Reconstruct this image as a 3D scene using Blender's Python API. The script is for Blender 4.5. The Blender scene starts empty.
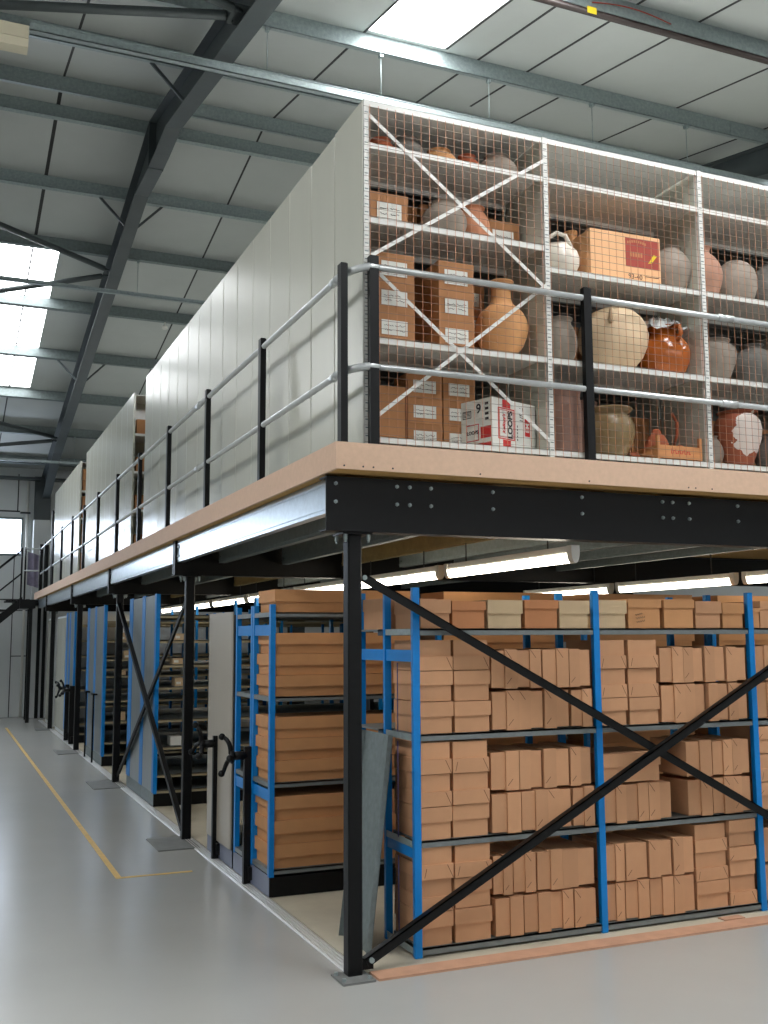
import bpy, math, random
from mathutils import Vector, Matrix
random.seed(7)
SC = bpy.context.scene
COL = SC.collection
PI = math.pi

# ------------------------------------------------------------------ materials
def lin(c):
    r = []
    for v in c:
        v = v / 255.0
        r.append(v / 12.92 if v <= 0.04045 else ((v + 0.055) / 1.055) ** 2.4)
    return (r[0], r[1], r[2], 1.0)

def mat(name, rgb, rough=0.6, metal=0.0, nscale=0.0, namt=0.0, bump=0.0, rnd=0.0, spec=0.5, stretch=None, coat=0.0, rvar=0.0):
    m = bpy.data.materials.new(name); m.use_nodes = True
    nt = m.node_tree; b = nt.nodes['Principled BSDF']
    b.inputs['Base Color'].default_value = lin(rgb)
    b.inputs['Roughness'].default_value = rough
    b.inputs['Metallic'].default_value = metal
    b.inputs['Specular IOR Level'].default_value = spec
    b.inputs['Coat Weight'].default_value = coat
    col = None
    if nscale:
        tc = nt.nodes.new('ShaderNodeTexCoord'); mp = nt.nodes.new('ShaderNodeMapping')
        nt.links.new(tc.outputs['Object'], mp.inputs['Vector'])
        if stretch: mp.inputs['Scale'].default_value = stretch
        n = nt.nodes.new('ShaderNodeTexNoise'); n.inputs['Scale'].default_value = nscale
        n.inputs['Detail'].default_value = 5.0; n.inputs['Roughness'].default_value = 0.6
        nt.links.new(mp.outputs['Vector'], n.inputs['Vector'])
        r = nt.nodes.new('ShaderNodeValToRGB')
        a = lin(rgb)
        r.color_ramp.elements[0].position = 0.3; r.color_ramp.elements[1].position = 0.7
        r.color_ramp.elements[0].color = tuple(max(0, v * (1 - namt)) for v in a[:3]) + (1,)
        r.color_ramp.elements[1].color = tuple(min(1, v * (1 + namt)) for v in a[:3]) + (1,)
        nt.links.new(n.outputs['Fac'], r.inputs['Fac']); col = r.outputs['Color']
        if bump:
            bp = nt.nodes.new('ShaderNodeBump'); bp.inputs['Strength'].default_value = bump; bp.inputs['Distance'].default_value = 0.01
            nt.links.new(n.outputs['Fac'], bp.inputs['Height']); nt.links.new(bp.outputs['Normal'], b.inputs['Normal'])
        if rvar:
            mr = nt.nodes.new('ShaderNodeMapRange')
            mr.inputs['To Min'].default_value = max(0, rough - rvar); mr.inputs['To Max'].default_value = min(1, rough + rvar)
            nt.links.new(n.outputs['Fac'], mr.inputs['Value']); nt.links.new(mr.outputs['Result'], b.inputs['Roughness'])
    if rnd:
        oi = nt.nodes.new('ShaderNodeObjectInfo'); mr = nt.nodes.new('ShaderNodeMapRange')
        mr.inputs['To Min'].default_value = 1 - rnd; mr.inputs['To Max'].default_value = 1 + rnd
        nt.links.new(oi.outputs['Random'], mr.inputs['Value'])
        hs = nt.nodes.new('ShaderNodeHueSaturation')
        nt.links.new(mr.outputs['Result'], hs.inputs['Value'])
        if col: nt.links.new(col, hs.inputs['Color'])
        else: hs.inputs['Color'].default_value = lin(rgb)
        col = hs.outputs['Color']
    if col: nt.links.new(col, b.inputs['Base Color'])
    return m

def glow(name, rgb, strength):
    m = bpy.data.materials.new(name); m.use_nodes = True
    b = m.node_tree.nodes['Principled BSDF']
    b.inputs['Base Color'].default_value = (0.8, 0.8, 0.8, 1)
    b.inputs['Emission Color'].default_value = lin(rgb)
    b.inputs['Emission Strength'].default_value = strength
    return m

M = {}
M['floor'] = mat('painted_concrete', (165, 165, 161), .24, 0, .55, .045, 0, spec=.5)
M['raft'] = mat('cream_board', (188, 180, 160), .55, 0, 1.6, .16, .03)
M['alu'] = mat('ribbed_aluminium', (226, 226, 224), .28, .45, 14, .04)
M['yellow'] = mat('yellow_paint', (204, 168, 92), .5, 0, 9, .18)
M['mdf'] = mat('raw_mdf', (208, 175, 149), .7, 0, 30, .05, .02)
M['mdf_worn'] = mat('worn_mdf', (190, 146, 118), .7, 0, 8, .10)
M['black'] = mat('black_painted_steel', (15, 16, 17), .45, 0, 20, .12, .01, spec=.22)
M['charcoal'] = mat('charcoal_steel', (46, 50, 51), .5, .1, 6, .15)
M['rafter'] = mat('grey_painted_steel', (66, 73, 74), .5, .05, 3, .12)
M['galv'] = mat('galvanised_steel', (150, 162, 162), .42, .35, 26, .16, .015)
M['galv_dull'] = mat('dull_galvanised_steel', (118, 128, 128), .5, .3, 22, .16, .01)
M['galv_bright'] = mat('bright_galvanised_sheet', (190, 200, 206), .3, .8, 18, .10, .01)
M['white'] = mat('white_enamel', (222, 222, 216), .38, 0, 3, .03)
M['panel'] = mat('pale_grey_enamel', (190, 190, 177), .24, 0, 2, .03, stretch=(1, 1, .2))
M['ceil'] = mat('ceiling_liner_sheet', (178, 182, 179), .6, 0, .8, .05)
M['seam'] = mat('dark_joint', (46, 46, 46), .7)
M['wall'] = mat('wall_liner_sheet', (206, 209, 208), .5, 0, .7, .04)
M['blue'] = mat('blue_enamel', (0, 126, 204), .40, 0, 5, .05, spec=.4)
M['shelfgrey'] = mat('grey_steel_shelf', (124, 130, 130), .45, .35, 14, .10)
M['card'] = mat('brown_cardboard', (200, 150, 111), .75, 0, 5, .05, .02, rnd=.08)
M['cardin'] = mat('cardboard_crease', (112, 74, 50), .9)
M['cardy'] = mat('tan_cardboard', (198, 144, 96), .72, 0, 4, .07, .02, rnd=.07)
M['cardg'] = mat('grey_cardboard', (200, 174, 138), .75, 0, 5, .06, .02, rnd=.05)
M['cardo'] = mat('orange_brown_cardboard', (190, 128, 84), .75, 0, 5, .06, .02, rnd=.05)
M['cardp'] = mat('bright_printed_cardboard', (232, 182, 134), .7, 0, 4, .05, .02)
M['cardk'] = mat('kraft_carton', (170, 118, 74), .75, 0, 5, .08, .02, rnd=.08)
M['paper'] = mat('white_paper', (222, 222, 214), .8, 0, 30, .03)
M['ink'] = mat('dark_ink', (48, 44, 48), .8)
M['red'] = mat('red_print', (200, 44, 44), .6, 0, 20, .08)
M['redbrown'] = mat('red_brown_print', (160, 62, 48), .6, 0, 12, .12)
M['tagyellow'] = mat('yellow_tag', (232, 200, 40), .5)
M['wire'] = mat('rusty_copper_wire', (196, 134, 98), .5, .3, 8, .2)
M['wire2'] = mat('dull_grey_wire', (120, 108, 98), .5, .5, 8, .2)
M['plate'] = mat('scuffed_floor_plate', (118, 120, 118), .5, .1, 9, .15)
M['cream_pot'] = mat('cream_fired_clay', (226, 200, 164), .62, 0, 7, .10, .03)
M['tan_pot'] = mat('tan_fired_clay', (214, 158, 104), .68, 0, 6, .12, .03)
M['grey_pot'] = mat('grey_fired_clay', (150, 140, 128), .75, 0, 9, .16, .05)
M['dark_pot'] = mat('dark_grey_fired_clay', (112, 110, 104), .75, 0, 9, .18, .05)
M['brown_glaze'] = mat('glossy_brown_glaze', (176, 92, 30), .16, 0, 5, .3, .01, coat=.4)
M['olive_pot'] = mat('olive_glazed_clay', (138, 116, 80), .32, 0, 6, .18, .02)
M['pink_pot'] = mat('pinkish_fired_clay', (182, 138, 116), .75, 0, 8, .14, .04)
M['terracotta'] = mat('orange_terracotta', (176, 92, 58), .8, 0, 10, .2, .05)
M['salmon_pot'] = mat('salmon_fired_clay', (208, 142, 106), .7, 0, 6, .10, .03)
M['mauve_pot'] = mat('mauve_brown_clay', (146, 112, 98), .7, 0, 7, .18, .04)
M['white_pot'] = mat('white_glazed_clay', (226, 218, 204), .3, 0, 7, .06)
def plaster_patch(name, ca, cb, centre, rad):
    m = bpy.data.materials.new(name); m.use_nodes = True
    nt = m.node_tree; b = nt.nodes['Principled BSDF']; b.inputs['Roughness'].default_value = .7
    tc = nt.nodes.new('ShaderNodeTexCoord'); n = nt.nodes.new('ShaderNodeTexNoise'); n.inputs['Scale'].default_value = 9; n.inputs['Detail'].default_value = 3
    d = nt.nodes.new('ShaderNodeVectorMath'); d.operation = 'DISTANCE'; d.inputs[1].default_value = centre
    nt.links.new(tc.outputs['Object'], n.inputs['Vector']); nt.links.new(tc.outputs['Object'], d.inputs[0])
    a = nt.nodes.new('ShaderNodeMath'); a.operation = 'MULTIPLY_ADD'; a.inputs[1].default_value = .22
    nt.links.new(n.outputs['Fac'], a.inputs[0]); nt.links.new(d.outputs['Value'], a.inputs[2])
    r = nt.nodes.new('ShaderNodeValToRGB'); r.color_ramp.interpolation = 'CONSTANT'
    r.color_ramp.elements[0].color = lin(cb); r.color_ramp.elements[1].color = lin(ca); r.color_ramp.elements[1].position = rad
    nt.links.new(a.outputs['Value'], r.inputs['Fac']); nt.links.new(r.outputs['Color'], b.inputs['Base Color'])
    return m
M['patch'] = plaster_patch('terracotta_with_white_plaster', (158, 84, 56), (232, 218, 208), (.03, -.15, .25), .275)
M['plastic'] = mat('crumpled_clear_plastic', (214, 216, 214), .22, 0, 14, .2, .2)
M['wood'] = mat('pale_pine_wood', (204, 142, 90), .65, 0, 4, .14, stretch=(.6, 4, 8))
M['greybeige'] = mat('greige_enamel_panel', (172, 164, 150), .36, .1, 1.5, .05)
M['khaki_lit'] = mat('lamplit_khaki_lip', (166, 156, 128), .45, .1, 6, .08)  # lighter lip colour stands in for the lamps reflected on shelf edges
M['slate'] = mat('slate_blue_enamel', (112, 118, 138), .4, 0, 4, .05)
M['chip'] = mat('chipboard_underside', (196, 156, 92), .8, 0, 30, .12)
M['oldwood'] = mat('olive_stained_board', (150, 132, 88), .8, 0, 12, .15)
M['galv_panel'] = mat('grey_galvanised_end_panel', (132, 140, 142), .30, .55, 9, .12, .01, stretch=(1, 1, .15))
M['pipe'] = mat('dark_brown_pipe', (44, 33, 29), .45, 0, 6, .1)
M['rail'] = mat('galvanised_tube', (196, 200, 200), .32, .5, 12, .06)
M['cloth'] = mat('lilac_grey_cloth', (138, 132, 152), .9, 0, 6, .2, .1)
M['cream_light'] = mat('cream_lamp_case', (206, 198, 172), .5)
M['lampwhite'] = mat('white_lamp_case', (214, 212, 204), .45)
M['purple'] = mat('purple_strap', (88, 80, 128), .6)
G_SKY = glow('skylight_glass', (252, 253, 255), 18.0)
G_WIN = glow('window_daylight', (222, 236, 255), 11.0)
G_FRONT = glow('front_fill_glow', (250, 252, 255), 1.5)  # glow of the fill pane added behind the camera
G_SKYF = glow('dimmed_skylight_glass', (250, 253, 255), 12.5)  # same glass, glow turned down to lessen light on the end panels
G_TUBE = glow('fluorescent_tube', (255, 246, 226), 12.0)

# ------------------------------------------------------------------ mesh builder
ORG = {}
class MB:
    def __init__(s): s.v = []; s.f = []; s.m = []; s.sm = []
    def _add(s, vs, fs, m=0, smooth=False, X=None):
        o = len(s.v)
        for p in vs:
            p = Vector(p)
            if X is not None: p = X @ p
            s.v.append(p)
        for f in fs: s.f.append([o + i for i in f]); s.m.append(m); s.sm.append(smooth)
        return s
    def box(s, x0, x1, y0, y1, z0, z1, m=0, X=None):
        vs = [(x, y, z) for z in (z0, z1) for y in (y0, y1) for x in (x0, x1)]
        fs = [(0, 2, 3, 1), (4, 5, 7, 6), (0, 1, 5, 4), (2, 6, 7, 3), (0, 4, 6, 2), (1, 3, 7, 5)]
        return s._add(vs, fs, m, False, X)
    def quad(s, pts, m=0): return s._add(pts, [tuple(range(len(pts)))], m)
    def prism(s, poly, a, b, axis='y', m=0, X=None):
        """poly of (u,v): axis y -> (x,z), axis x -> (y,z), axis z -> (x,y)"""
        n = len(poly)
        def P(u, v, w): return {'y': (u, w, v), 'x': (w, u, v), 'z': (u, v, w)}[axis]
        vs = [P(u, v, a) for u, v in poly] + [P(u, v, b) for u, v in poly]
        fs = [tuple(range(n))[::-1], tuple(range(n, 2 * n))] + [(i, (i + 1) % n, n + (i + 1) % n, n + i) for i in range(n)]
        return s._add(vs, fs, m, False, X)
    def tube(s, p0, p1, r, n=10, m=0, r1=None, smooth=True):
        return s.path([p0, p1], r, n, m, smooth, r1)
    def path(s, pts, r, n=10, m=0, smooth=True, r1=None):
        pts = [Vector(p) for p in pts]; k = len(pts)
        vs = []; fs = []; prev = None
        for i, p in enumerate(pts):
            d = (pts[min(i + 1, k - 1)] - pts[max(i - 1, 0)]).normalized()
            if prev is None:
                a = Vector((0, 0, 1)) if abs(d.z) < .9 else Vector((1, 0, 0))
                u = d.cross(a).normalized()
            else: u = (prev - d * prev.dot(d)).normalized()
            prev = u; w = d.cross(u)
            rr = r if r1 is None else r + (r1 - r) * i / (k - 1)
            for j in range(n):
                t = 2 * PI * (j + .5) / n
                vs.append(p + (u * math.cos(t) + w * math.sin(t)) * rr)
        for i in range(k - 1):
            for j in range(n):
                fs.append((i * n + j, i * n + (j + 1) % n, (i + 1) * n + (j + 1) % n, (i + 1) * n + j))
        s._add(vs, fs, m, smooth)
        o = len(s.v) - len(vs)
        s.f.append([o + j for j in range(n)][::-1]); s.m.append(m); s.sm.append(False)
        s.f.append([o + (k - 1) * n + j for j in range(n)]); s.m.append(m); s.sm.append(False)
        return s
    def lathe(s, prof, c, n=32, m=0, X=None, wob=0.0):
        vs = []; fs = []; k = len(prof)
        for i, (r, z) in enumerate(prof):
            for j in range(n):
                t = 2 * PI * j / n
                rr = r * (1 + wob * math.sin(2 * t + z * 9) + wob * .6 * math.sin(3 * t + 1))
                vs.append((c[0] + rr * math.cos(t), c[1] + rr * math.sin(t), c[2] + z))
        for i in range(k - 1):
            for j in range(n):
                fs.append((i * n + j, i * n + (j + 1) % n, (i + 1) * n + (j + 1) % n, (i + 1) * n + j))
        s._add(vs, fs, m, True, X)
        o = len(s.v) - len(vs)
        s.f.append([o + j for j in range(n)][::-1]); s.m.append(m); s.sm.append(False)
        return s
    def ball(s, c, r, n=12, m=0, sc=(1, 1, 1)):
        vs = [(c[0], c[1], c[2] - r * sc[2])]; h = n // 2
        for i in range(1, h):
            a = -PI / 2 + PI * i / h
            for j in range(n):
                t = 2 * PI * j / n
                vs.append((c[0] + r * sc[0] * math.cos(a) * math.cos(t), c[1] + r * sc[1] * math.cos(a) * math.sin(t), c[2] + r * sc[2] * math.sin(a)))
        vs.append((c[0], c[1], c[2] + r * sc[2])); L = len(vs) - 1
        fs = [(0, 1 + (j + 1) % n, 1 + j) for j in range(n)]
        for i in range(h - 2):
            for j in range(n):
                a = 1 + i * n
                fs.append((a + j, a + (j + 1) % n, a + n + (j + 1) % n, a + n + j))
        a = 1 + (h - 2) * n
        fs += [(a + j, a + (j + 1) % n, L) for j in range(n)]
        return s._add(vs, fs, m, True)
    def build(s, name, mats, parent=None, origin=None):
        if not isinstance(mats, (list, tuple)): mats = [mats]
        if parent is not None: org = ORG[parent]
        elif origin is not None: org = Vector(origin)
        else:
            xs = [p.x for p in s.v]; ys = [p.y for p in s.v]; zs = [p.z for p in s.v]
            org = Vector(((min(xs) + max(xs)) / 2, (min(ys) + max(ys)) / 2, min(zs)))
        me = bpy.data.meshes.new(name)
        me.from_pydata([tuple(p - org) for p in s.v], [], s.f)
        for m in mats: me.materials.append(m)
        me.polygons.foreach_set('material_index', s.m)
        me.polygons.foreach_set('use_smooth', s.sm)
        me.update()
        o = bpy.data.objects.new(name, me); COL.objects.link(o)
        ORG[o] = org
        if parent is not None: o.parent = parent
        else: o.location = org
        return o

def tag(o, label, cat, group=None, kind=None):
    o['label'] = label; o['category'] = cat
    if group: o['group'] = group
    if kind: o['kind'] = kind
    return o
def thing(name, loc, label, cat, group=None):
    o = bpy.data.objects.new(name, None); COL.objects.link(o)
    o.location = loc; o.empty_display_size = .1; ORG[o] = Vector(loc)
    return tag(o, label, cat, group)
def struct(o): o['kind'] = 'structure'; return o
def dup(root, loc, rotz=0.0, label=None, group=None):
    r = root.copy(); COL.objects.link(r); r.location = loc; r.rotation_euler = (0, 0, rotz)
    if label: r['label'] = label
    if group: r['group'] = group
    for ch in list(root.children):
        c = ch.copy(); COL.objects.link(c); c.parent = r
        for g in list(ch.children):
            d = g.copy(); COL.objects.link(d); d.parent = c
    return r

def text_mesh(body, size, X, name, m, parent, extrude=.0006, align='CENTER', bold=0.0, slant=0.0):
    cu = bpy.data.curves.new('lettering', 'FONT'); cu.body = body; cu.size = size; cu.extrude = extrude
    cu.offset = bold; cu.shear = slant; cu.align_x = align; cu.align_y = 'CENTER'
    tmp = bpy.data.objects.new('lettering', cu); COL.objects.link(tmp)
    bpy.context.view_layer.update()
    dg = bpy.context.evaluated_depsgraph_get()
    me = bpy.data.meshes.new_from_object(tmp.evaluated_get(dg))
    COL.objects.unlink(tmp); bpy.data.objects.remove(tmp)
    me.transform(Matrix.Translation(-ORG[parent]) @ X)
    me.materials.clear(); me.materials.append(m)
    o = bpy.data.objects.new(name, me); COL.objects.link(o); o.parent = parent; ORG[o] = ORG[parent]
    return o
FRONT = Matrix.Rotation(PI / 2, 4, 'X')           # text standing up, facing -Y
def at_front(x, y, z, rot=0.0, yaw=0.0):
    return Matrix.Translation((x, y, z)) @ Matrix.Rotation(yaw, 4, 'Z') @ FRONT @ Matrix.Rotation(rot, 4, 'Z')

DK = 3.10       # deck level

# ------------------------------------------------------------------ building shell
RX0, RX1 = -11.0, 15.0
RIDGE, ZB, SN, SF, DEP, PUR = 7.7, 8.455, .195, .172, .40, .22
def raf_z(y): return ZB - (SN * (RIDGE - y) if y < RIDGE else SF * (y - RIDGE))
YN, YF = -8.0, 23.1
struct(MB().box(RX0, RX1, YN, YF, -.15, 0).build('floor', M['floor']))

SKY = [(1.77, 2.70, -4.5, 3.86), (-5.0, -4.05, -4.2, 3.6), (-1.50, -.53, 11.42, 17.54), (8.6, 9.55, -4.5, 3.86), (5.9, 6.85, -2.5, .8), (-6.6, -5.6, 11.42, 17.54), (5.15, 6.1, 11.4, 17.5)]  # roof lights; those wholly outside the camera view are added to light the hall
def liner(y0, y1, xs_skip):
    mb = MB(); cuts = sorted(xs_skip)
    off = DEP + PUR
    segs = []; x = RX0
    for a, b in cuts:
        segs.append((x, a)); x = b
    segs.append((x, RX1))
    for a, b in segs:
        z0, z1 = raf_z(y0) + off, raf_z(y1) + off
        mb.prism([(y0, z0), (y1, z1), (y1, z1 + .06), (y0, z0 + .06)], a, b, 'x')
    return mb
mb = MB()
ybreaks = sorted({YN, RIDGE, YF} | {s[2] for s in SKY} | {s[3] for s in SKY})
for y0, y1 in zip(ybreaks, ybreaks[1:]):
    ym = (y0 + y1) / 2
    p = liner(y0, y1, [(s[0], s[1]) for s in SKY if s[2] <= ym <= s[3]])
    mb._add(p.v, p.f)
ceiling = struct(mb.build('ceiling', M['ceil']))
k = 0
for x0, x1, y0, y1 in SKY:
    k += 1
    z0, z1 = raf_z(y0) + DEP + PUR + .02, raf_z(y1) + DEP + PUR + .02
    struct(MB().prism([(y0, z0), (y1, z1), (y1, z1 + .03), (y0, z0 + .03)], x0, x1, 'x').build('window_%d' % (k + 1), G_SKY if y0 < 5 else G_SKYF))
# dark joints between the liner sheets, running down the slope
mb = MB()
def joint(x, y0, y1, w=.028):
    o = DEP + PUR - .004
    mb.prism([(y0, raf_z(y0) + o), (y1, raf_z(y1) + o), (y1, raf_z(y1) + o + .008), (y0, raf_z(y0) + o + .008)], x - w / 2, x + w / 2, 'x')
x = -10.52
while x < RX1:
    joint(x, YN, RIDGE); joint(x, RIDGE, YF); x += 1.367
joint(2.72, YN, 3.86); joint(3.78, YN, 5.3); joint(-.93, RIDGE, 11.4)
struct(mb.build('trim_1', M['seam']))

# purlins: Z sections across the rafters
def purlin(y, label, m):
    z = raf_z(y) + DEP
    mb = MB(); s = SN if y < RIDGE else -SF
    def sh(dy, dz): return (y + dy, z + dz + s * dy)
    t = .008
    mb.prism([sh(-t / 2, 0), sh(t / 2, 0), sh(t / 2, PUR), sh(-t / 2, PUR)], RX0 + .2, RX1 - .2, 'x')
    mb.prism([sh(-.075, 0), sh(0, 0), sh(0, t), sh(-.075, t)], RX0 + .2, RX1 - .2, 'x')
    mb.prism([sh(-.075, 0), sh(-.075 + t, 0), sh(-.075 + t, .02), sh(-.075, .02)], RX0 + .2, RX1 - .2, 'x')
    mb.prism([sh(0, PUR - t), sh(.07, PUR - t), sh(.07, PUR), sh(0, PUR)], RX0 + .2, RX1 - .2, 'x')
    # overlap sleeve at the rafters
    for xr in (-6.7, .3, 7.3):
        mb.prism([sh(-.012, .012), sh(-t / 2, .012), sh(-t / 2, PUR - .012), sh(-.012, PUR - .012)], xr - .6, xr + .6, 'x')
    return tag(mb.build('roof_purlin', m), label, 'purlin', 'roof purlins')
PL = [(1.93, 'galvanised roof purlin at the top right with brown pipe and yellow tag below'),
      (3.94, 'galvanised roof purlin above the caged shelves holding the hanger rods'),
      (5.56, 'galvanised roof purlin half hidden behind the hung cable trunking'),
      (7.21, 'galvanised ridge purlin on the camera side of the roof apex'),
      (8.03, 'galvanised ridge purlin on the far side of the roof apex'),
      (9.66, 'first galvanised purlin below the ridge on the far slope'),
      (11.33, 'galvanised far slope purlin along the upper edge of the left skylight'),
      (13.40, 'upper of two galvanised purlins crossing the left skylight'),
      (15.50, 'lower of two galvanised purlins crossing the left skylight'),
      (17.62, 'galvanised far slope purlin along the lower edge of the left skylight'),
      (19.78, 'galvanised far slope purlin next above the last one at the wall'),
      (21.92, 'galvanised purlin closest to the far wall')]
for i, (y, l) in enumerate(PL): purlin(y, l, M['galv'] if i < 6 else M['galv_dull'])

# portal rafters (I sections) with apex and eaves haunch
def rafter(x, label, col_too=False):
    t = thing('portal_rafter', (x, RIDGE, 6.0), label, 'roof beam', 'portal rafters')
    hw = .10
    def slab(mb, pts, th, w):        # pts bottom line (y,z)
        for (ya, za), (yb, zb) in zip(pts, pts[1:]):
            mb.prism([(ya, za), (yb, zb), (yb, zb + th), (ya, za + th)], x - w, x + w, 'x')
    ze = raf_z(22.6)
    top = [(YN + .3, raf_z(YN + .3) + DEP), (RIDGE, ZB + DEP), (22.85, raf_z(22.85) + DEP)]
    bot = [(YN + .3, raf_z(YN + .3)), (6.55, raf_z(6.55)), (7.25, raf_z(7.25) - .17), (7.7, ZB - .26), (8.1, raf_z(8.1) - .17), (8.75, raf_z(8.75) - .02), (8.76, raf_z(8.76)), (19.8, raf_z(19.8)), (22.45, ze - .28)]
    fl = MB(); slab(fl, bot, .016, hw); fl.build('bottom_flange', M['rafter'], t)
    fl = MB(); slab(fl, [(a, b - .016) for a, b in top], .016, hw); fl.build('top_flange', M['rafter'], t)
    w = MB(); ys = sorted({p[0] for p in bot} | {p[0] for p in top})
    def ip(pts, y):
        for (ya, za), (yb, zb) in zip(pts, pts[1:]):
            if ya <= y <= yb: return za + (zb - za) * (y - ya) / (yb - ya)
        return pts[-1][1]
    for ya, yb in zip(ys, ys[1:]):
        w.prism([(ya, ip(bot, ya) + .01), (yb, ip(bot, yb) + .01), (yb, ip(top, yb) - .01), (ya, ip(top, ya) - .01)], x - .006, x + .006, 'x')
    w.build('web', M['rafter'], t)
    e = MB(); e.box(x - hw, x + hw, RIDGE - .018, RIDGE + .018, ZB - .27, ZB + DEP)
    for dz in (.0, .1, .2, .3):
        for dx in (-.05, .05): e.tube((x + dx, RIDGE - .035, ZB - .2 + dz), (x + dx, RIDGE + .035, ZB - .2 + dz), .013, 6)
    e.build('apex_plate', M['rafter'], t)
    for yk, sides in ((5.56, (-1,)), (9.66, (-1, 1)), (15.5, (-1, 1))):
        for sd in sides:
            b = MB(); zt = raf_z(yk) + DEP
            b.path([(x + sd * .48, yk, zt + .03), (x + sd * .09, yk - .02, raf_z(yk) + .02)], .024, 4, smooth=False)
            b.build('knee_brace', M['rafter'], t)
    for yk in (3.15, 11.3, 19.2):
        g = MB(); g.box(x - .17, x - .004, yk - .16, yk + .16, raf_z(yk) + .11, raf_z(yk) + .125)
        for dy in (-.1, .1): g.tube((x - .12, yk + dy, raf_z(yk) + .09), (x - .12, yk + dy, raf_z(yk) + .15), .012, 6)
        g.build('gusset_plate', M['rafter'], t)
    # stanchion
    c = MB(); c.box(x - .26, x + .12, 22.43, 22.45, 0.02, ze - .1); c.box(x - .26, x + .12, 22.83, 22.85, 0.02, raf_z(22.85) + DEP); c.box(x - .006, x + .006, 22.45, 22.83, .02, ze)
    c.build('stanchion', M['rafter'], t)
    return t
rafter(.3, 'long dark grey portal rafter rising from the far wall to the ridge')
rafter(7.3, 'dark grey portal rafter glimpsed at the right edge above the shelving')
# wind bracing tubes in the left bay
def wbrace(p, q, label, r=.045):
    mb = MB(); mb.tube(p, q, r, 10); d = (Vector(q) - Vector(p)).normalized()
    mb.tube(Vector(p) - d * .11, Vector(p) + d * .02, .02, 6)
    tag(mb.build('wind_brace', M['rafter']), label, 'roof brace', 'roof wind braces')
def rz(y, o=.12): return raf_z(y) + o
wbrace((.12, 3.22, rz(3.22)), (-6.6, 6.45, rz(6.45)), 'dark tubular roof brace crossing level along the top left corner')
wbrace((.12, 3.02, rz(3.02)), (-6.6, .3, rz(.3)), 'dark tubular roof brace going up off the top edge left of the rafter')
wbrace((.12, 11.16, rz(11.16)), (-6.6, 7.4, rz(7.4)), 'upper dark brace tube meeting the rafter across the left skylight')
wbrace((.12, 11.42, rz(11.42)), (-6.6, 15.45, rz(15.45)), 'lower grey brace tube meeting the rafter across the left skylight')
wbrace((.12, 19.05, rz(19.05)), (-6.6, 15.4, rz(15.4)), 'upper brace tube meeting the rafter low at the far end')
wbrace((.12, 19.30, rz(19.30)), (-6.6, 22.3, rz(22.3)), 'lower brace tube meeting the rafter low at the far end')

# far wall: liner sheets with joints, high window
WX0, WX1, WZ0, WZ1 = -9.0, -.26, 4.20, 5.09
WY = 22.9
mb = MB(); top = raf_z(WY) + DEP + PUR
mb.box(RX0, RX1, WY, WY + .2, 0, WZ0); mb.box(RX0, RX1, WY, WY + .2, WZ1, top)
mb.box(RX0, WX0, WY, WY + .2, WZ0, WZ1); mb.box(WX1, RX1, WY, WY + .2, WZ0, WZ1)
struct(mb.build('wall_back', M['wall']))
mb = MB()
for x in (-2.6, -1.5, -.40, .60, 1.7, 2.8): mb.box(x - .012, x + .012, WY - .004, WY + .01, 0, 4.1)
for x in (-2.6, -1.2, -.36, 1.0): mb.box(x - .015, x + .015, WY - .004, WY + .01, 5.3, 6.3)
for z in (1.55, 2.72): mb.box(-.4, 3, WY - .004, WY + .01, z - .012, z + .012)
mb.box(-6, 3, WY - .004, WY + .01, 2.99, 3.02); mb.box(-6, -.3, WY - .004, WY + .01, 5.29, 5.33); mb.box(-6, 3, WY - .004, WY + .01, 6.16, 6.21)
struct(mb.build('trim_2', M['seam']))
mb = MB()
mb.box(WX0 - .05, WX1 + .05, WY - .03, WY + .02, WZ0 - .06, WZ0); mb.box(WX0 - .05, WX1 + .05, WY - .03, WY + .02, WZ1, WZ1 + .06)
mb.box(WX0 - .05, WX0, WY - .03, WY + .02, WZ0, WZ1); mb.box(WX1, WX1 + .05, WY - .03, WY + .02, WZ0, WZ1); [mb.box(x - .02, x + .02, WY - .02, WY + .02, WZ0, WZ1) for x in (-1.72, -3.18, -4.64, -6.1, -7.56)]
win = struct(mb.build('window_1', M['galv_dull']))
MB().box(WX0, WX1, WY + .03, WY + .04, WZ0, WZ1).build('pane', G_WIN, win)
# boxed-in casing round the foot of the stanchion, eaves beam, conduit posts
struct(MB().box(.02, .62, 22.36, 22.42, 0, 5.05).box(.02, .08, 22.42, 22.88, 0, 5.05).box(.56, .62, 22.42, 22.88, 0, 5.05).build('trim_3', M['wall']))
struct(MB().box(RX0, .18, 22.62, 22.86, 6.13, 6.2).box(.42, RX1, 22.62, 22.86, 6.13, 6.2).build('trim_4', M['rafter']))
def gable(x0, x1):
    return MB().prism([(YN, 0), (YF, 0), (YF, raf_z(YF) + DEP + PUR), (RIDGE, ZB + DEP + PUR), (YN, raf_z(YN) + DEP + PUR)], x0, x1, 'x')
struct(gable(RX1, RX1 + .2).build('wall_right', M['wall']))
struct(gable(RX0 - .2, RX0).build('wall_left', M['wall']))
FX0, FX1, FZ0, FZ1 = -2.0, 10.0, 3.3, 5.0
mb = MB(); mb.box(RX0, RX1, YN - .2, YN, 0, FZ0); mb.box(RX0, RX1, YN - .2, YN, FZ1, raf_z(YN) + DEP + PUR)
mb.box(RX0, FX0, YN - .2, YN, FZ0, FZ1); mb.box(FX1, RX1, YN - .2, YN, FZ0, FZ1)
struct(mb.build('wall_front', M['wall']))
mb = MB(); mb.box(FX0, FX1, YN - .02, YN + .03, FZ0 - .06, FZ0); mb.box(FX0, FX1, YN - .02, YN + .03, FZ1, FZ1 + .06)
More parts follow.
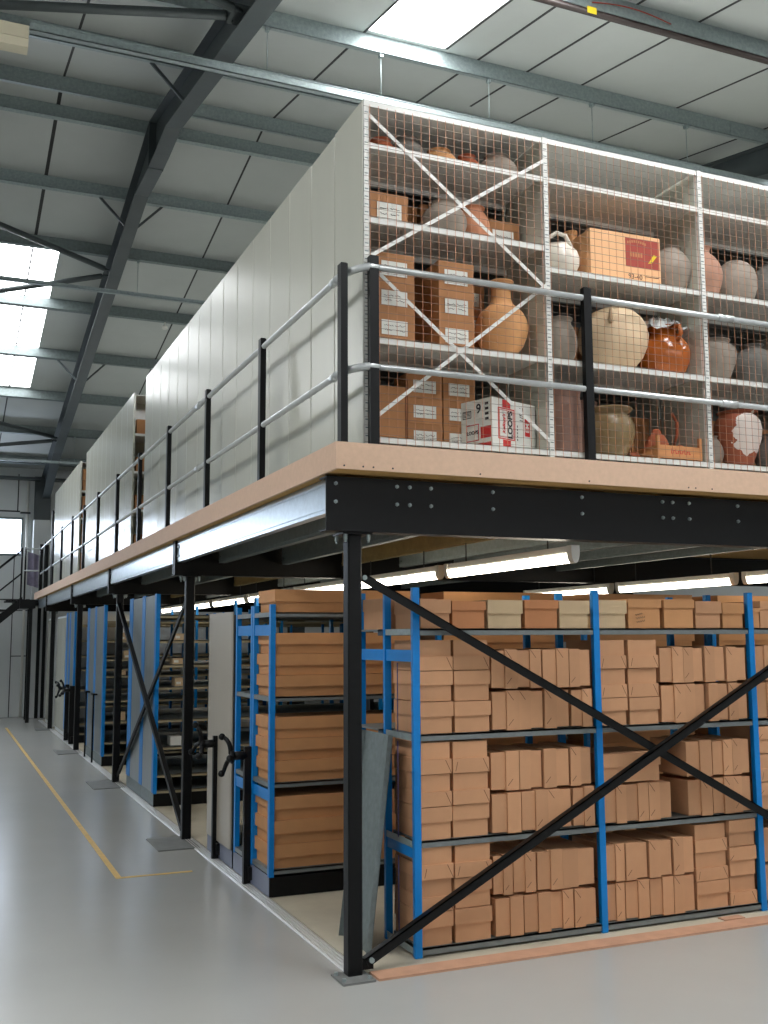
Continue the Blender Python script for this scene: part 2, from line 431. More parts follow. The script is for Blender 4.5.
for i in range(9): mb.box(FX0 + i * 1.495, FX0 + i * 1.495 + .04, YN - .02, YN + .02, FZ0, FZ1)
wf = struct(mb.build('window_%d' % (len(SKY) + 2), M['galv_dull']))  # unseen window, added behind the camera to brighten the front faces
MB().box(FX0, FX1, YN - .05, YN - .04, FZ0, FZ1).build('pane', G_FRONT, wf)
mb = MB(); mb.path([(-.12, 22.80, .01), (-.12, 22.80, 6.1)], .035, 8)
tag(mb.build('downpipe', M['lampwhite']), 'pale vertical pipe on the far wall right of the window', 'pipe')
mb = MB(); mb.box(-.31, -.06, 22.6, 22.65, 5.22, 5.27); mb.box(.46, .78, 22.3, 22.35, 5.22, 5.27); mb.box(.74, .78, 22.3, 22.35, 3.1, 5.22)
tag(mb.build('door_frame', M['charcoal']), 'dark angular frame around the casing at the far end of the deck', 'frame')

# hung cable trunking and its rods
def trunk(y, z, x0, x1, rods, ztop, label, h=.08, lamp=False):
    t = thing('cable_trunking', ((x0 + x1) / 2, y, z), label, 'trunking', 'hung cable trunkings')
    mb = MB(); mb.box(x0, x1, y - .035, y + .035, z, z + .008); mb.box(x0, x1, y - .035, y - .029, z, z + h); mb.box(x0, x1, y + .029, y + .035, z, z + h); mb.box(x0, x1, y - .045, y + .045, z + h, z + h + .006)
    mb.build('channel', M['galv'], t)
    for xr in rods:
        r = MB(); r.tube((xr, y, z + h), (xr, y, ztop + .002), .005, 6); r.box(xr - .02, xr + .02, y - .025, y + .025, ztop - .05, ztop + .002)
        r.build('hanger_rod', M['galv'], t)
    return t
y = 3.90; trunk(y, 7.53, -1.56, 9.0, [.71, 1.96, 3.26, 4.62, 5.98], raf_z(y) + DEP + .01, 'bright galvanised cable trunking hung just above the caged shelves')
y = 11.30; trunk(y, 7.62, -6.5, 2.6, [.69, -2.4], raf_z(y) + DEP + .01, 'thin galvanised trunking crossing the rafter below the left skylight', .05)
y = 19.75; trunk(y, 6.12, -6.5, 2.2, [.68, -2.4], raf_z(y) + DEP + .01, 'bright thin trunking hung at the far end behind the last shelving', .05)
t = thing('batten_lamp', (-2.3, 3.9, 7.27), 'cream strip lamp case fixed to the trunking in the top left corner', 'lamp')
MB().box(-3.2, -1.57, 3.80, 4.0, 7.40, 7.525).build('lamp_case', M['cream_light'], t)
mb = MB(); mb.prism([(3.80, 7.395), (3.83, 7.33), (3.97, 7.33), (4.0, 7.395)], -3.2, -1.57, 'x'); mb.build('diffuser', M['cream_light'], t)
# pipe below the nearest purlin
t = thing('service_pipe', (5, 1.83, 7.65), 'dark brown pipe strapped under the top right purlin', 'pipe')
zp = raf_z(1.86) + DEP - .035
mb = MB(); mb.tube((1.0, 1.86, zp), (12, 1.86, zp), .03, 10); mb.build('pipe_run', M['pipe'], t)
MB().box(3.14, 3.24, 1.826, 1.829, zp - .03, zp + .035).build('pipe_tag', M['tagyellow'], t)
pts = [(3.25 + .09 * i, 1.90, zp + .14 + .05 * math.sin(i / 10 * PI)) for i in range(11)]
MB().path(pts, .006, 6).build('red_cable', M['redbrown'], t)
zd = raf_z(13.4) + DEP
mb = MB(); mb.lathe([(.05, 0), (.055, .015), (.055, .05), (.04, .06), (.012, .062), (.012, .13)], (1.55, 13.36, zd - .128), 16)
tag(mb.build('smoke_detector', M['lampwhite']), 'small white detector hanging under a far slope purlin', 'detector')

# ------------------------------------------------------------------ floor details
struct(MB().box(.31, 9.0, .325, 21.5, 0, .012).build('floor_raised', M['raft']))
mb = MB()
mb.box(.205, .305, .37, 21.4, 0, .006)
for i in range(4): mb.box(.212 + i * .024, .226 + i * .024, .37, 21.4, .006, .013)
struct(mb.build('trim_5', M['alu']))
struct(MB().box(.33, 9.0, .175, .322, 0, .014).build('trim_6', M['mdf_worn']))
mb = MB(); mb.box(-.66, -.61, 3.42, 19.5, .0, .0025); mb.box(-.61, -.02, 3.42, 3.465, 0, .0025)
tag(mb.build('floor_marking', M['yellow'], origin=(-.63, 11, 0)), 'yellow painted line turning a corner on the grey floor', 'floor marking')
mb = MB()
mb.box(2.98, 3.16, .328, .40, .0125, .02)
tag(mb.build('packing_piece', M['mdf_worn']), 'small brown board offcut lying in front of the blue rack', 'offcut')

# ------------------------------------------------------------------ mezzanine
def column(y, label, plate=(-.12, .24, .35, .35), x=.1837, big=False):
    t = thing('mezzanine_column', (x + .045, y + .045, 0), label, 'column', 'black mezzanine columns')
    mb = MB(); a, b = x, x + .09
    c = .008
    prof = [(a + c, y), (b - c, y), (b, y + c), (b, y + .09 - c), (b - c, y + .09), (a + c, y + .09), (a, y + .09 - c), (a, y + c)]
    mb.prism(prof, .012, 2.588, 'z'); mb.build('shaft', M['black'], t)
    p = MB(); p.box(plate[0], plate[1], y + plate[2], y + plate[3], .0, .012); p.build('base_plate', M['plate'], t)
    cp = MB(); cp.box(a - .05, b + .05, y - .05, y + .14, 2.588, 2.60)
    cp.build('cap_plate', M['black'], t)
    for dx in (-.03, .12):
        for dy in (-.03, .12):
            bm = MB(); bm.tube((x + dx, y + dy, 2.555), (x + dx, y + dy, 2.588), .013, 6, smooth=False); bm.tube((x + dx, y + dy, 2.54), (x + dx, y + dy, 2.556), .008, 6)
            bm.build('cap_bolt', M['galv'], t)
    if big:
        for dx, dy in ((-.055, -.07), (.1, -.075), (-.055, .06)):
            bm = MB(); bm.tube((x + dx, y + dy, .012), (x + dx, y + dy, .03), .012, 6, smooth=False); bm.build('anchor_bolt', M['galv'], t)
    return t
CY = [.2821, 4.807, 9.28, 13.84, 18.70]
column(CY[0], 'nearest black square column under the deck corner', (.11, .31, -.11, .10), big=True)
column(CY[1], 'black square column second from the camera on a wide floor plate', (-.13, .26, -.44, .20))
column(CY[2], 'black square column third along, at the far end of the cross brace', (-.14, .26, -.55, .25))
column(CY[3], 'black square column fourth along, beside the tall blue edged units', (-.14, .26, -.55, .2))
column(CY[4], 'black square column fifth along with a bulky dark foot', (-.08, .30, -.3, .2))

def bracing(p, q, label, w=.055, plane='y'):
    """steel angle between two points"""
    p, q = Vector(p), Vector(q); d = (q - p).normalized(); L = (q - p).length
    n = Vector((0, 1, 0)) if plane == 'y' else Vector((1, 0, 0))
    u = d.cross(n).normalized()
    if u.z < 0: u = -u
    X = Matrix.Translation(p) @ Matrix(((d.x, n.x, u.x, 0), (d.y, n.y, u.y, 0), (d.z, n.z, u.z, 0), (0, 0, 0, 1)))
    t = tag(MB().box(0, L, -.004, .004, -w / 2, w / 2, 0, X).box(0, L, -.004, w * .8, w / 2 - .008, w / 2, 0, X).build('cross_brace', M['black'], origin=p), label, 'brace', 'black mezzanine cross braces')
    b = MB(); b.tube(p + d * .03 - n * .02, p + d * .03 + n * .012, .016, 8); b.build('bolt', M['galv'], t)
    return t
bracing((.285, .345, 2.345), (4.62, .345, .055), 'black diagonal brace falling left to right across the box rack')
bracing((.30, .288, .075), (4.62, .288, 2.31), 'black diagonal brace rising left to right across the box rack')
mb = MB(); mb.box(.2745, .345, .295, .34, .035, .10); tag(mb.build('brace_lug', M['black']), 'short black lug on the near column holding the brace foot', 'bracket')
bracing((.238, 4.90, 2.45), (.238, 9.26, .10), 'black diagonal brace low at the third column, high at the second', plane='x')
bracing((.188, 9.26, 2.45), (.188, 4.90, .10), 'black diagonal brace low at the second column, high at the third', plane='x')

# deck, joists, beams, fascia
struct(MB().box(.02, 9.0, .02, 21.0, 2.95, DK - .012).build('floor_deck', [M['chip']]))
struct(MB().box(.02, 9.0, .02, 21.0, DK - .012, DK).build('floor_deck_sheet', [M['panel']]))
tag(MB().box(-.0, .02, 0, 21.27, 2.944, DK + .004).build('fascia_board', M['mdf']), 'long pale brown board edging the deck along its left side', 'board', 'deck edge boards')
t = thing('fascia_board', (4.5, .01, 2.944), 'pale brown board edging the deck front below the caged shelves', 'board', 'deck edge boards')
MB().box(.0202, 9.0, 0, .018, 2.944, DK + .004).build('board', M['mdf'], t)
for x in (.05, .17, .235, .36, .95, 1.75, 2.55, 2.61, 2.75):
    MB().tube((x, -.002, 2.963), (x, .004, 2.963), .006, 6).build('screw', M['charcoal'], t)
# front edge beam: C section
t = thing('edge_beam', (4.5, .24, 2.607), 'black steel beam with bolt heads under the front deck edge', 'beam')
mb = MB(); mb.box(.01, 9.0, .20, .208, 2.60, 2.93); mb.box(.01, 9.0, .208, .32, 2.60, 2.61); mb.box(.01, 9.0, .208, .32, 2.92, 2.93)
mb.build('channel', M['black'], t)
for x in (.071, .473, .559, .705, 1.145, 1.821, 2.481, 2.567, 2.709, 3.142):
    for z in (2.776, 2.886):
        b = MB(); b.tube((x, .19, z), (x, .2, z), .0125, 6, smooth=False); b.tube((x, .182, z), (x, .19, z), .008, 8); b.build('bolt_head', M['galv'], t)
def crossbeam(y, label):
    mb = MB(); mb.box(.06, 9.0, y + .04, y + .05, 2.60, 2.948); mb.box(.06, 9.0, y - .01, y + .10, 2.60, 2.612); mb.box(.06, 9.0, y - .01, y + .10, 2.936, 2.948)
    mb.box(.06, .07, y - .01, y + .10, 2.612, 2.936)
    tag(mb.build('cross_beam', M['black']), label, 'beam', 'black beams under the deck')
for y, l in zip(CY[1:], ('second', 'third', 'fourth', 'fifth')): crossbeam(y, 'black steel deck beam resting on the %s column from the camera' % l)
# galvanised joists along Y; the outermost one shows along the left side
spans = [(.325, CY[1] - .02), (CY[1] + .11, CY[2] - .02), (CY[2] + .11, CY[3] - .02), (CY[3] + .11, CY[4] - .02), (CY[4] + .11, 20.95)]
def joist(x, y0, y1, m, label, group, name='floor_joist'):
    mb = MB(); mb.box(x, x + .006, y0, y1, 2.73, 2.945); mb.box(x + .006, x + .065, y0, y1, 2.73, 2.736); mb.box(x + .006, x + .065, y0, y1, 2.939, 2.945)
    mb.box(x - .006, x, y0, y1, 2.755, 2.765); mb.box(x - .006, x, y0, y1, 2.905, 2.915)
    mb.box(x + .06, x + .065, y0, y1, 2.736, 2.756)
    mb.box(x - .004, x + .05, y0 + .003, y0 + .03, 2.74, 2.94)
    for z in (2.79, 2.88):
        mb.tube((x - .014, y0 + .06, z), (x, y0 + .06, z), .011, 6); mb.tube((x - .014, y1 - .06, z), (x, y1 - .06, z), .011, 6)
    return tag(mb.build(name, m), label, 'joist', group)
nm = ('between the first and second columns', 'between the second and third columns', 'between the third and fourth columns', 'between the fourth and fifth columns', 'past the fifth column')
for (a, b), l in zip(spans, nm): joist(.085, a, b, M['galv_bright'], 'bright galvanised edge joist ' + l, 'edge joists on the left side', 'edge_joist')
for i in range(7):
    for (a, b), l in zip(spans[:3], nm):
        joist(.51 + i * .672, a, b, M['oldwood'] if i == 2 else M['galv_dull'], ('olive tan' if i == 2 else 'galvanised') + ' joist in line %d from the left, %s' % (i + 1, l), 'joists under the deck')

# under-deck strip lamps
def strip(x, y0, y1, label):
    t = thing('strip_lamp', (x, (y0 + y1) / 2, 2.49), label, 'lamp', 'strip lamps under the deck')
    MB().box(x - .025, x + .025, y0 + .05, y1 - .05, 2.5305, 2.58).build('lamp_housing', M['lampwhite'], t)
    prof = [(x + .030 * math.cos(a), 2.530 + .066 * math.sin(a)) for a in [PI + PI * i / 10 for i in range(11)]]
    mb = MB(); mb.prism(prof, y0 + .06, y1 - .06, 'y'); mb.build('diffuser', G_TUBE, t)
    for ya, yb in ((y0, y0 + .06), (y1 - .06, y1)):
        p2 = [(x + .033 * math.cos(a), 2.533 + .073 * math.sin(a)) for a in [PI + PI * i / 10 for i in range(11)]] + [(x + .032, 2.582), (x - .032, 2.582)]
        MB().prism(p2, ya, yb, 'y').build('end_cap', M['lampwhite'], t)
    for yy in (y0 + .35, y1 - .35): MB().tube((x, yy, 2.579), (x, yy, 2.95), .006, 6).build('hanger_rod', M['charcoal'], t)
    return t
place = ['nearest the deck front', 'second from the deck front', 'third from the deck front', 'fourth from the deck front', 'fifth from the deck front', 'sixth from the deck front', 'seventh from the deck front', 'eighth from the deck front']
for i in range(8): strip(1.87, .36 + i * 2.06, .36 + i * 2.06 + 1.95, 'lit fluorescent strip lamp in the left row, ' + place[i])
for i in range(3): strip(5.1, .36 + i * 2.06, .36 + i * 2.06 + 1.95, 'lit fluorescent strip lamp in the right row, ' + place[i])

# guard rail
gr = thing('guard_rail', (.06, 0.08, DK), 'galvanised double tube guard rail on black posts round the deck edge', 'guard rail')
def post(x, y, top=4.20, flat='y'):
    mb = MB()
    hx, hy = (.022, .030) if flat == 'y' else (.029, .0215)
    mb.box(x - hx, x + hx, y - hy, y + hy, DK + .005, top); mb.box(x - hx + .005, x + hx - .005, y - hy + .005, y + hy - .005, top, top + .005)
    if flat == 'p': mb.box(x - .05, x + .05, y - .05, y + .05, DK + .004, DK + .014)
    mb.build('rail_post', M['black'], gr)
LP = [.05, 1.75, 3.48, 5.22, 6.95, 8.68, 10.56, 12.25, 13.94, 15.76, 17.5, 19.3, 20.5]
for y in LP: post(.06, y)
post(.06, 17.72, 4.75)
FP = [(.248, .022), (1.78, .022), (3.46, .022)]
for x, y in FP: post(x, y, 4.265, 'x')
for nm_, z in (('top_rail', 4.14), ('mid_rail', 3.54)):
    zf = z + (.06 if nm_ == 'top_rail' else .04)
    MB().tube((.066, .20, z), (.066, 20.55, z), .0205, 12).build(nm_, M['rail'], gr)
    MB().tube((.27, .021, zf), (9.0, .021, zf), .0195, 12).build(nm_, M['rail'], gr)
    arc = [(.066 + .16 * (1 - math.cos(a)), .20 - .179 * math.sin(a), z + (zf - z) * i / 8) for i, a in enumerate([PI / 2 * i / 8 for i in range(9)])] + [(.28, .021, zf)]
    MB().path(arc, .024, 12).build('corner_elbow', M['rail'], gr)
    for p0, p1 in (((.066, .17, z), (.066, .24, z)), ((.066, 3.78, z), (.066, 3.92, z)), ((2.88, .021, zf), (3.02, .021, zf))):
        MB().tube(p0, p1, .026, 12).build('rail_coupler', M['rail'], gr)
# ------------------------------------------------------------------ upper shelving blocks
UZ = {'bottom': 3.165, 'low': 3.78, 'mid': 4.54, 'midb': 4.40, 'high': 5.02}
XS = [.2045, 1.4975, 2.7905, 4.0835, 5.3765]
cs = thing('steel_shelving', (2.8, .3, DK), 'white steel shelving bays behind rusty wire mesh facing the camera', 'shelving')
W0, W1 = .062, .565
def angle_post(x, y0=W0):
    mb = MB(); mb.box(x - .002, x + .036, y0, y0 + .003, DK + .012, 5.296); mb.box(x - .002, x + .001, y0, y0 + .036, DK + .012, 5.296)
    for i in range(42):
        z = 3.16 + i * .05
        mb.box(x + .006, x + .030, y0 - .0006, y0, z, z + .007, 1)
    mb.box(x - .006, x + .04, y0 - .005, y0 + .04, DK + .004, DK + .012)
    return mb
for x in XS[:4]: angle_post(x).build('upright', [M['white'], M['galv_dull']], cs)
for i, x in enumerate(XS[:4]):
    MB().box(x + .002, x + .006, W0 + .04, W1, DK + .03, 5.29).build('side_sheet' if i else 'end_sheet', M['panel'], cs)
def board(b, z):
    x0, x1 = XS[b] + .037, XS[b + 1] - .003
    mb = MB(); mb.box(x0, x1, W0 + .002, W1, z - .004, z); mb.box(x0, x1, W0 + .002, W0 + .005, z - .038, z); mb.box(x0, x1, W0 + .005, W0 + .02, z - .038, z - .034)
    mb.box(x0, x1, W1 - .003, W1, z - .038, z)
    mb.build('shelf_board', M['white'], cs)
for b in range(4):
    for z in (UZ['bottom'], UZ['low'], UZ['mid'] if b == 0 else UZ['midb'], UZ['high'], 5.294): board(b, z)
def flatbar(x0, z0, x1, z1, y=W0 - .003):
    p, q = Vector((x0, y, z0)), Vector((x1, y, z1)); d = (q - p).normalized(); u = Vector((0, 1, 0)).cross(d)
    h = .0115
    MB().quad([p - u * h, q - u * h, q + u * h, p + u * h]).quad([p - u * h + Vector((0, .002, 0)), p + u * h + Vector((0, .002, 0)), q + u * h + Vector((0, .002, 0)), q - u * h + Vector((0, .002, 0))]).build('diagonal_brace', M['white'], cs)
flatbar(.235, 5.20, 1.50, 4.24); flatbar(.225, 4.27, 1.50, 5.125, W0 - .006)
flatbar(.28, 4.20, 1.50, 3.22); flatbar(.225, 3.24, 1.50, 4.265, W0 - .006)
yw = .055
for b in range(4):
    mb = MB(); x0, x1 = XS[b] + .01, XS[b + 1] + .005
    n = 22; r = .00115
    for i in range(n):
        x = x0 + (x1 - x0) * (i + .5) / n
        mb.box(x - r, x + r, yw - r, yw + r, 3.118, 5.262, 0)
    z = 3.125
    while z < 5.26:
        mb.box(XS[b] + (0 if b else -.004), XS[b + 1], yw - 3 * r, yw - r, z - .0009, z + .0009, 1); z += .0505
    mb.build('wire_mesh', [M['wire'], M['wire2']], cs)
# second row close behind the first; dull grey paints in the interior shade
c2 = thing('steel_shelving', (2.8, .86, DK), 'white steel shelves standing close behind the caged front bays', 'shelving')
for b in range(4):
    x0, x1 = XS[b] + .012, XS[b + 1] - .003
    for z in (3.165, 3.78, 4.54 if b == 0 else 4.40, 5.02, 5.294):
        MB().box(x0, x1, .585, .589, z - .04, z).box(x0, x1, .589, 1.03, z - .004, z).build('shelf_board', M['galv_dull'], c2)
    MB().box(x0, x1, 1.034, 1.038, DK + .01, 5.29).build('back_sheet', M['galv_dull'], c2)
for x in XS[:5]:
    MB().box(x + .002, x + .006, .585, 1.04, DK + .01, 5.29).build('side_sheet', M['panel'], c2)

def block(y0, y1, label, x=.2045, front=True, ztop=5.296, last=3.2, first=True):
    t = thing('shelving_block', (x + 1, (y0 + y1) / 2, DK), label, 'shelving', 'white shelving blocks on the deck')
    n = max(1, round((y1 - y0) / .5)); w = (y1 - y0) / n
    for i in range(n):
        a, b = y0 + i * w, y0 + (i + 1) * w
        mb = MB(); g = .004
        # folded sheet: flat face with returned edges
        mb.prism([(x + .004, a + g), (x, a + g + .006), (x, b - g - .006), (x + .004, b - g), (x + .03, b - g), (x + .03, a + g)], DK + .01, ztop, 'z')
        mb.build('end_panel', M['panel'], t)
    MB().box(x + .031, last, y0 + .01, y1 - .01, ztop - .03, ztop - .02).build('top_sheet', M['white'], t)  # unseen top, put in to keep the block dark inside
    MB().box(last, last + .02, y0 + .01, y1 - .01, DK + .01, ztop - .02).build('far_sheet', M['panel'], t)
    if front:
        for z in (3.165, 3.70, 4.22, 4.74):
            MB().box(x + .032, last, y0 + .012, y0 + .5, z - .035, z).build('shelf_board', M['white'], t)
        MB().box(x + .032, last, y0 + .5, y0 + .51, DK + .01, ztop - .03).build('back_sheet', M['panel'], t)
    else:
        MB().box(x + .031, last, y0 + .012, y0 + .03, DK + .01, ztop - .03).build('front_sheet', M['panel'], t)
    return t
# first block: one end panel closes the caged bay itself, the rest run back from it
MB().prism([(.2035, .068), (.1995, .074), (.1995, .558), (.2035, .564)], DK + .012, 5.29, 'z').build('end_panel', M['panel'], cs)
MB().prism([(.2085, .587), (.2045, .593), (.2045, 1.032), (.2085, 1.038)][::1], DK + .012, 5.29, 'z').build('end_panel', M['panel'], c2)
block(1.05, 7.50, 'longest white shelving block, its tall end panels running back from the cage', front=False, last=5.3)
block(8.42, 13.40, 'white shelving block in the middle, past the first aisle')
block(14.25, 18.95, 'white shelving block at the far end of the deck')

# ------------------------------------------------------------------ contents of the caged shelves
def pot(name, m, prof, cx, cy, zb, label, cat='pot', tilt=None, handles=(), group=None, n=36, rim=None):
    X = None
    if tilt: X = Matrix.Translation((cx, cy, zb + tilt[2])) @ Matrix.Rotation(tilt[0], 4, 'Y') @ Matrix.Rotation(tilt[1], 4, 'X') @ Matrix.Translation((-cx, -cy, -zb - tilt[2]))
    # outer skin then inner skin for a real mouth
    r_t, z_t = prof[-1]
    inner = [(max(r_t - .012, .01), z_t + .001), (max(prof[-2][0] - .014, .008), prof[-2][1]), (max(prof[-3][0] - .016, .008), prof[-3][1] + .003)]
    mb = MB(); mb.lathe(prof + inner, (cx, cy, zb), n, 0, X, .004)
    o = mb.build(name, m, origin=(cx, cy, zb))
    tag(o, label, cat, group)
    for hp in handles:
        h = MB(); pts = [Vector(p) for p in hp]
        if X is not None: pts = [X @ p for p in pts]
        h.path(pts, .016, 8); h.build('handle', m, o)
    return o
def globe(R, h, neck, nh, lip=.012, foot=.5):
    """globular jar: body height h, max radius R, neck radius"""
    p = [(R * foot, 0)]
    for i in range(1, 12):
        a = i / 12
        r = R * (foot + (1 - foot) * math.sin(a * PI / 1.1)) if a < .55 else None
        if r is None:
            t = (a - .55) / .45
            r = neck + (R - neck) * math.cos(t * PI / 2) ** .8
        p.append((r, h * a))
    p += [(neck, h), (neck * .98, h + nh * .5), (neck + lip * .5, h + nh * .85), (neck + lip, h + nh * .95), (neck + lip, h + nh)]
    return p
zl, zm, zb_, zh, zb0 = UZ['low'], UZ['mid'], UZ['midb'], UZ['high'], UZ['bottom']
# bay 1
pr = [(.07, 0), (.10, .04), (.145, .10), (.172, .17), (.178, .22), (.170, .27), (.145, .32), (.105, .36), (.078, .385), (.068, .42), (.066, .48), (.07, .515), (.085, .53), (.088, .54)]
pot('amphora', M['tan_pot'], pr, 1.275, .27, zl, 'large tan amphora with a narrow neck behind the wire mesh', 'jar')
pot('round_pot', M['grey_pot'], globe(.155, .25, .09, .02), .87, .30, zm, 'pale grey round pot on second shelf of the crossed bay', 'pot')
pot('tall_jar', M['salmon_pot'], globe(.115, .26, .07, .025), 1.10, .32, zm, 'salmon coloured jar beside a labelled carton on the second shelf', 'jar')
for x, R, h, m, l in ((.42, .10, .13, 'terracotta', 'small orange pot at the left end of the top shelf'), (.60, .12, .165, 'dark_pot', 'dark grey pot second from left on the top shelf'), (.84, .125, .13, 'tan_pot', 'squat tan pot in the middle of the top shelf'), (1.05, .09, .135, 'terracotta', 'reddish pot right of middle on the top shelf'), (1.28, .14, .17, 'grey_pot', 'grey pot at the right end of the top shelf')):
    pot('round_pot', M[m], globe(R, h, R * .55, .02), x, .30, zh, l, 'pot')
def carton(x0, x1, y0, y1, z0, z1, label, m='cardk', lab=True, group='labelled cartons', scribble=True):
    mb = MB(); mb.box(x0, x1, y0, y1, z0, z1)
    mb.box(x0 - .002, x1 + .002, y0 - .002, y1 + .002, z1 - .055, z1 + .001)
    o = mb.build('carton', M[m]); tag(o, label, 'carton', group)
    if lab:
        w = (x1 - x0); a, b = x0 + .16 * w, x1 - .18 * w; h = z1 - z0; c, d = z0 + .22 * h, z0 + .72 * h
        p = MB(); p.box(a, b, y0 - .004, y0 - .0025, c, d)
        for r_, (u0, u1) in enumerate(((.1, .45), (.52, .92), (.12, .4), (.55, .9))):
            zz = d - (d - c) * (.35 if r_ < 2 else .68)
            p.path([(a + (b - a) * (u0 + (u1 - u0) * k_ / 8), y0 - .0052, zz + random.uniform(-.006, .006)) for k_ in range(9)], .0015, 4, 1, False)
        p.build('paper_label', [M['paper'], M['ink']], o)
    return o
st = [('third shelf, left stack', .30, .565, zl, 3, .186, .12), ('third shelf, middle stack', .75, 1.00, zl, 3, .190, .14), ('third shelf, behind the amphora', 1.02, 1.25, zl, 3, .186, .30)]
ordn = {3: ('lowest', 'middle', 'topmost'), 2: ('lower', 'upper')}
for l, x0, x1, z, n, h, y0 in st:
    for i in range(n): carton(x0, x1, y0 if y0 < .3 else .455, min(y0 + .38, .54) if y0 < .3 else .545, z + i * (h + .003), z + i * (h + .003) + h, 'brown carton with white paper label, %s on the %s' % (ordn[3][i], l))
for l, x0, x1 in (('left', .62, .863), ('right', .875, 1.106)):
    for i in range(3): carton(x0, x1, .345, .56, zb0 + i * .166, zb0 + i * .166 + .163, 'brown labelled carton, %s in the %s column beside the white fruit box' % (ordn[3][i], l))
carton(.245, .58, .30, .55, zb0, zb0 + .38, 'tall plain brown carton at the left end of the bottom shelf', lab=False)
carton(.30, .555, .18, .53, zm, zm + .22, 'brown carton with white label at the left of the second shelf')
carton(1.215, 1.46, .33, .54, zm, zm + .24, 'brown carton with grey label at the right of the second shelf')
# white fruit box with printing, turned a little so two sides show
fb = thing('fruit_box', (1.16, .30, zb0), 'white printed fruit carton with red and black lettering on the bottom shelf', 'carton')
BX = Matrix.Translation((1.087, .082, zb0 + .001)) @ Matrix.Rotation(math.radians(19), 4, 'Z')
def fbq(mb, face, u0, u1, v0, v1, m, d=.0012):
    if face == 'f': mb.box(u0, u1, -d, 0, v0, v1, m, BX)
    else: mb.box(-d, 0, u0, u1, v0, v1, m, BX @ Matrix.Translation((0, 0, 0)))
fw, fd, fh = .425, .27, .318
mb = MB(); mb.box(0, fw, 0, fd, 0, fh, 0, BX)
mb.build('carton_body', M['paper'], fb)
mb = MB()
def rect(face, a, b, c, d, t=.008, m=0):
    fbq(mb, face, a, b, c, c + t, m); fbq(mb, face, a, b, d - t, d, m); fbq(mb, face, a, a + t, c + t, d - t, m); fbq(mb, face, b - t, b, c + t, d - t, m)
rect('f', .055, .215, .055, .26, .007); rect('f', .068, .202, .068, .247, .003)
fbq(mb, 'f', .10, .175, .010, .052, 0); fbq(mb, 'f', .10, .175, .263, .314, 0)
mb.build('front_print', [M['red'], M['ink']], fb)
mb = MB(); fbq(mb, 'f', .318, .368, .10, .215, 0, .0011); mb.build('logo_block', M['red'], fb)
mb = MB()
fbq(mb, 's', .012, .10, .06, .135, 0); rect('s', .115, .225, .05, .16, .006); fbq(mb, 's', .01, .26, .0, .03, 0)
mb.build('side_print', [M['red'], M['ink']], fb)
mb = MB(); rect('s', .18, .255, .205, .255, .005, 1)
for k_ in range(4): fbq(mb, 's', .19, .245, .216 + k_ * .009, .220 + k_ * .009, 1)
mb.build('barcode_print', [M['red'], M['ink']], fb)
FX = BX @ FRONT
SX = BX @ Matrix.Rotation(-PI / 2, 4, 'Z') @ FRONT       # left side face
UPR = Matrix.Rotation(PI / 2, 4, 'Z')
def front_text(body, size, x, z, m, **k): text_mesh(body, size, BX @ Matrix.Translation((x, -.0016, z)) @ FRONT @ UPR, 'lettering', m, fb, **k)
def side_text(body, size, y, z, m, **k): text_mesh(body, size, BX @ Matrix.Translation((-.0016, y, z)) @ Matrix.Rotation(-PI / 2, 4, 'Z') @ FRONT, 'lettering', m, fb, **k)
front_text('LOOPS', .058, .172, .155, M['ink'], bold=.0022)
front_text("Kellogg's", .036, .112, .155, M['red'], bold=.0008, slant=.3)
front_text('EM', .05, .343, .157, M['paper'], bold=.001)
front_text('1/5C', .05, .285, .235, M['ink'])
side_text('LOOPS', .032, .17, .105, M['ink'], bold=.0012)
side_text('9', .085, .115, .255, M['ink'], bold=.002)
mb = MB()
for k_ in range(5): fbq(mb, 'f', .24, .246, .06 + k_ * .022, .074 + k_ * .022, 0)
mb.build('front_small_print', M['ink'], fb)
mb = MB()
for k_ in range(4): fbq(mb, 's', .03, .06, .175 + k_ * .033, .192 + k_ * .033, 0)
mb.build('side_small_print', M['ink'], fb)
# bay 2, middle shelf
jug = pot('broken_jug', M['white_pot'], [(.07, 0), (.12, .03), (.148, .08), (.15, .13), (.135, .175), (.11, .20), (.105, .21), (.11, .215)], 1.705, .235, zb_, 'white glazed jug with a broken rim and loop handle', 'jug',
          handles=([(1.60, .20, zb_ + .195), (1.60, .18, zb_ + .25), (1.65, .15, zb_ + .28), (1.71, .14, zb_ + .265), (1.745, .13, zb_ + .19)],))
pot('bottle_jar', M['tan_pot'], [(.08, 0), (.11, .05), (.12, .14), (.10, .22), (.06, .28), (.042, .32), (.04, .38), (.05, .41), (.05, .42)], 1.93, .40, zb_, 'brown bottle necked jar behind the printed cardboard box', 'jar')
cb = thing('printed_carton', (2.23, .3, zb_), 'orange brown cardboard box with dark red label on middle shelf', 'carton')
CBX = Matrix.Translation((1.905, .13, zb_)) @ Matrix.Rotation(math.radians(-1.5), 4, 'Z')
mb = MB(); mb.box(0, .575, 0, .33, 0, .345, 0, CBX); mb.box(.002, .573, .001, .06, .345, .352, 0, CBX)
mb.build('carton_body', M['cardp'], cb)
mb = MB(); mb.box(.285, .565, -.0012, 0, .115, .325, 0, CBX); mb.build('printed_label', M['redbrown'], cb)
mb = MB(); mb.prism([(.47, .155), (.50, .16), (.545, .215), (.52, .225)], -.0025, -.0013, 'y', 0, CBX)
mb.build('yellow_mark', M['tagyellow'], cb)
mb = MB()
for i in range(9): mb.box(.30 + i * .018, .312 + i * .018, -.0022, -.0013, .282 + .012 * math.sin(i / 8 * PI), .300 + .012 * math.sin(i / 8 * PI), 0, CBX)
for i in range(5): mb.box(.32 + i * .022, .335 + i * .022, -.0022, -.0013, .19, .225, 0, CBX)
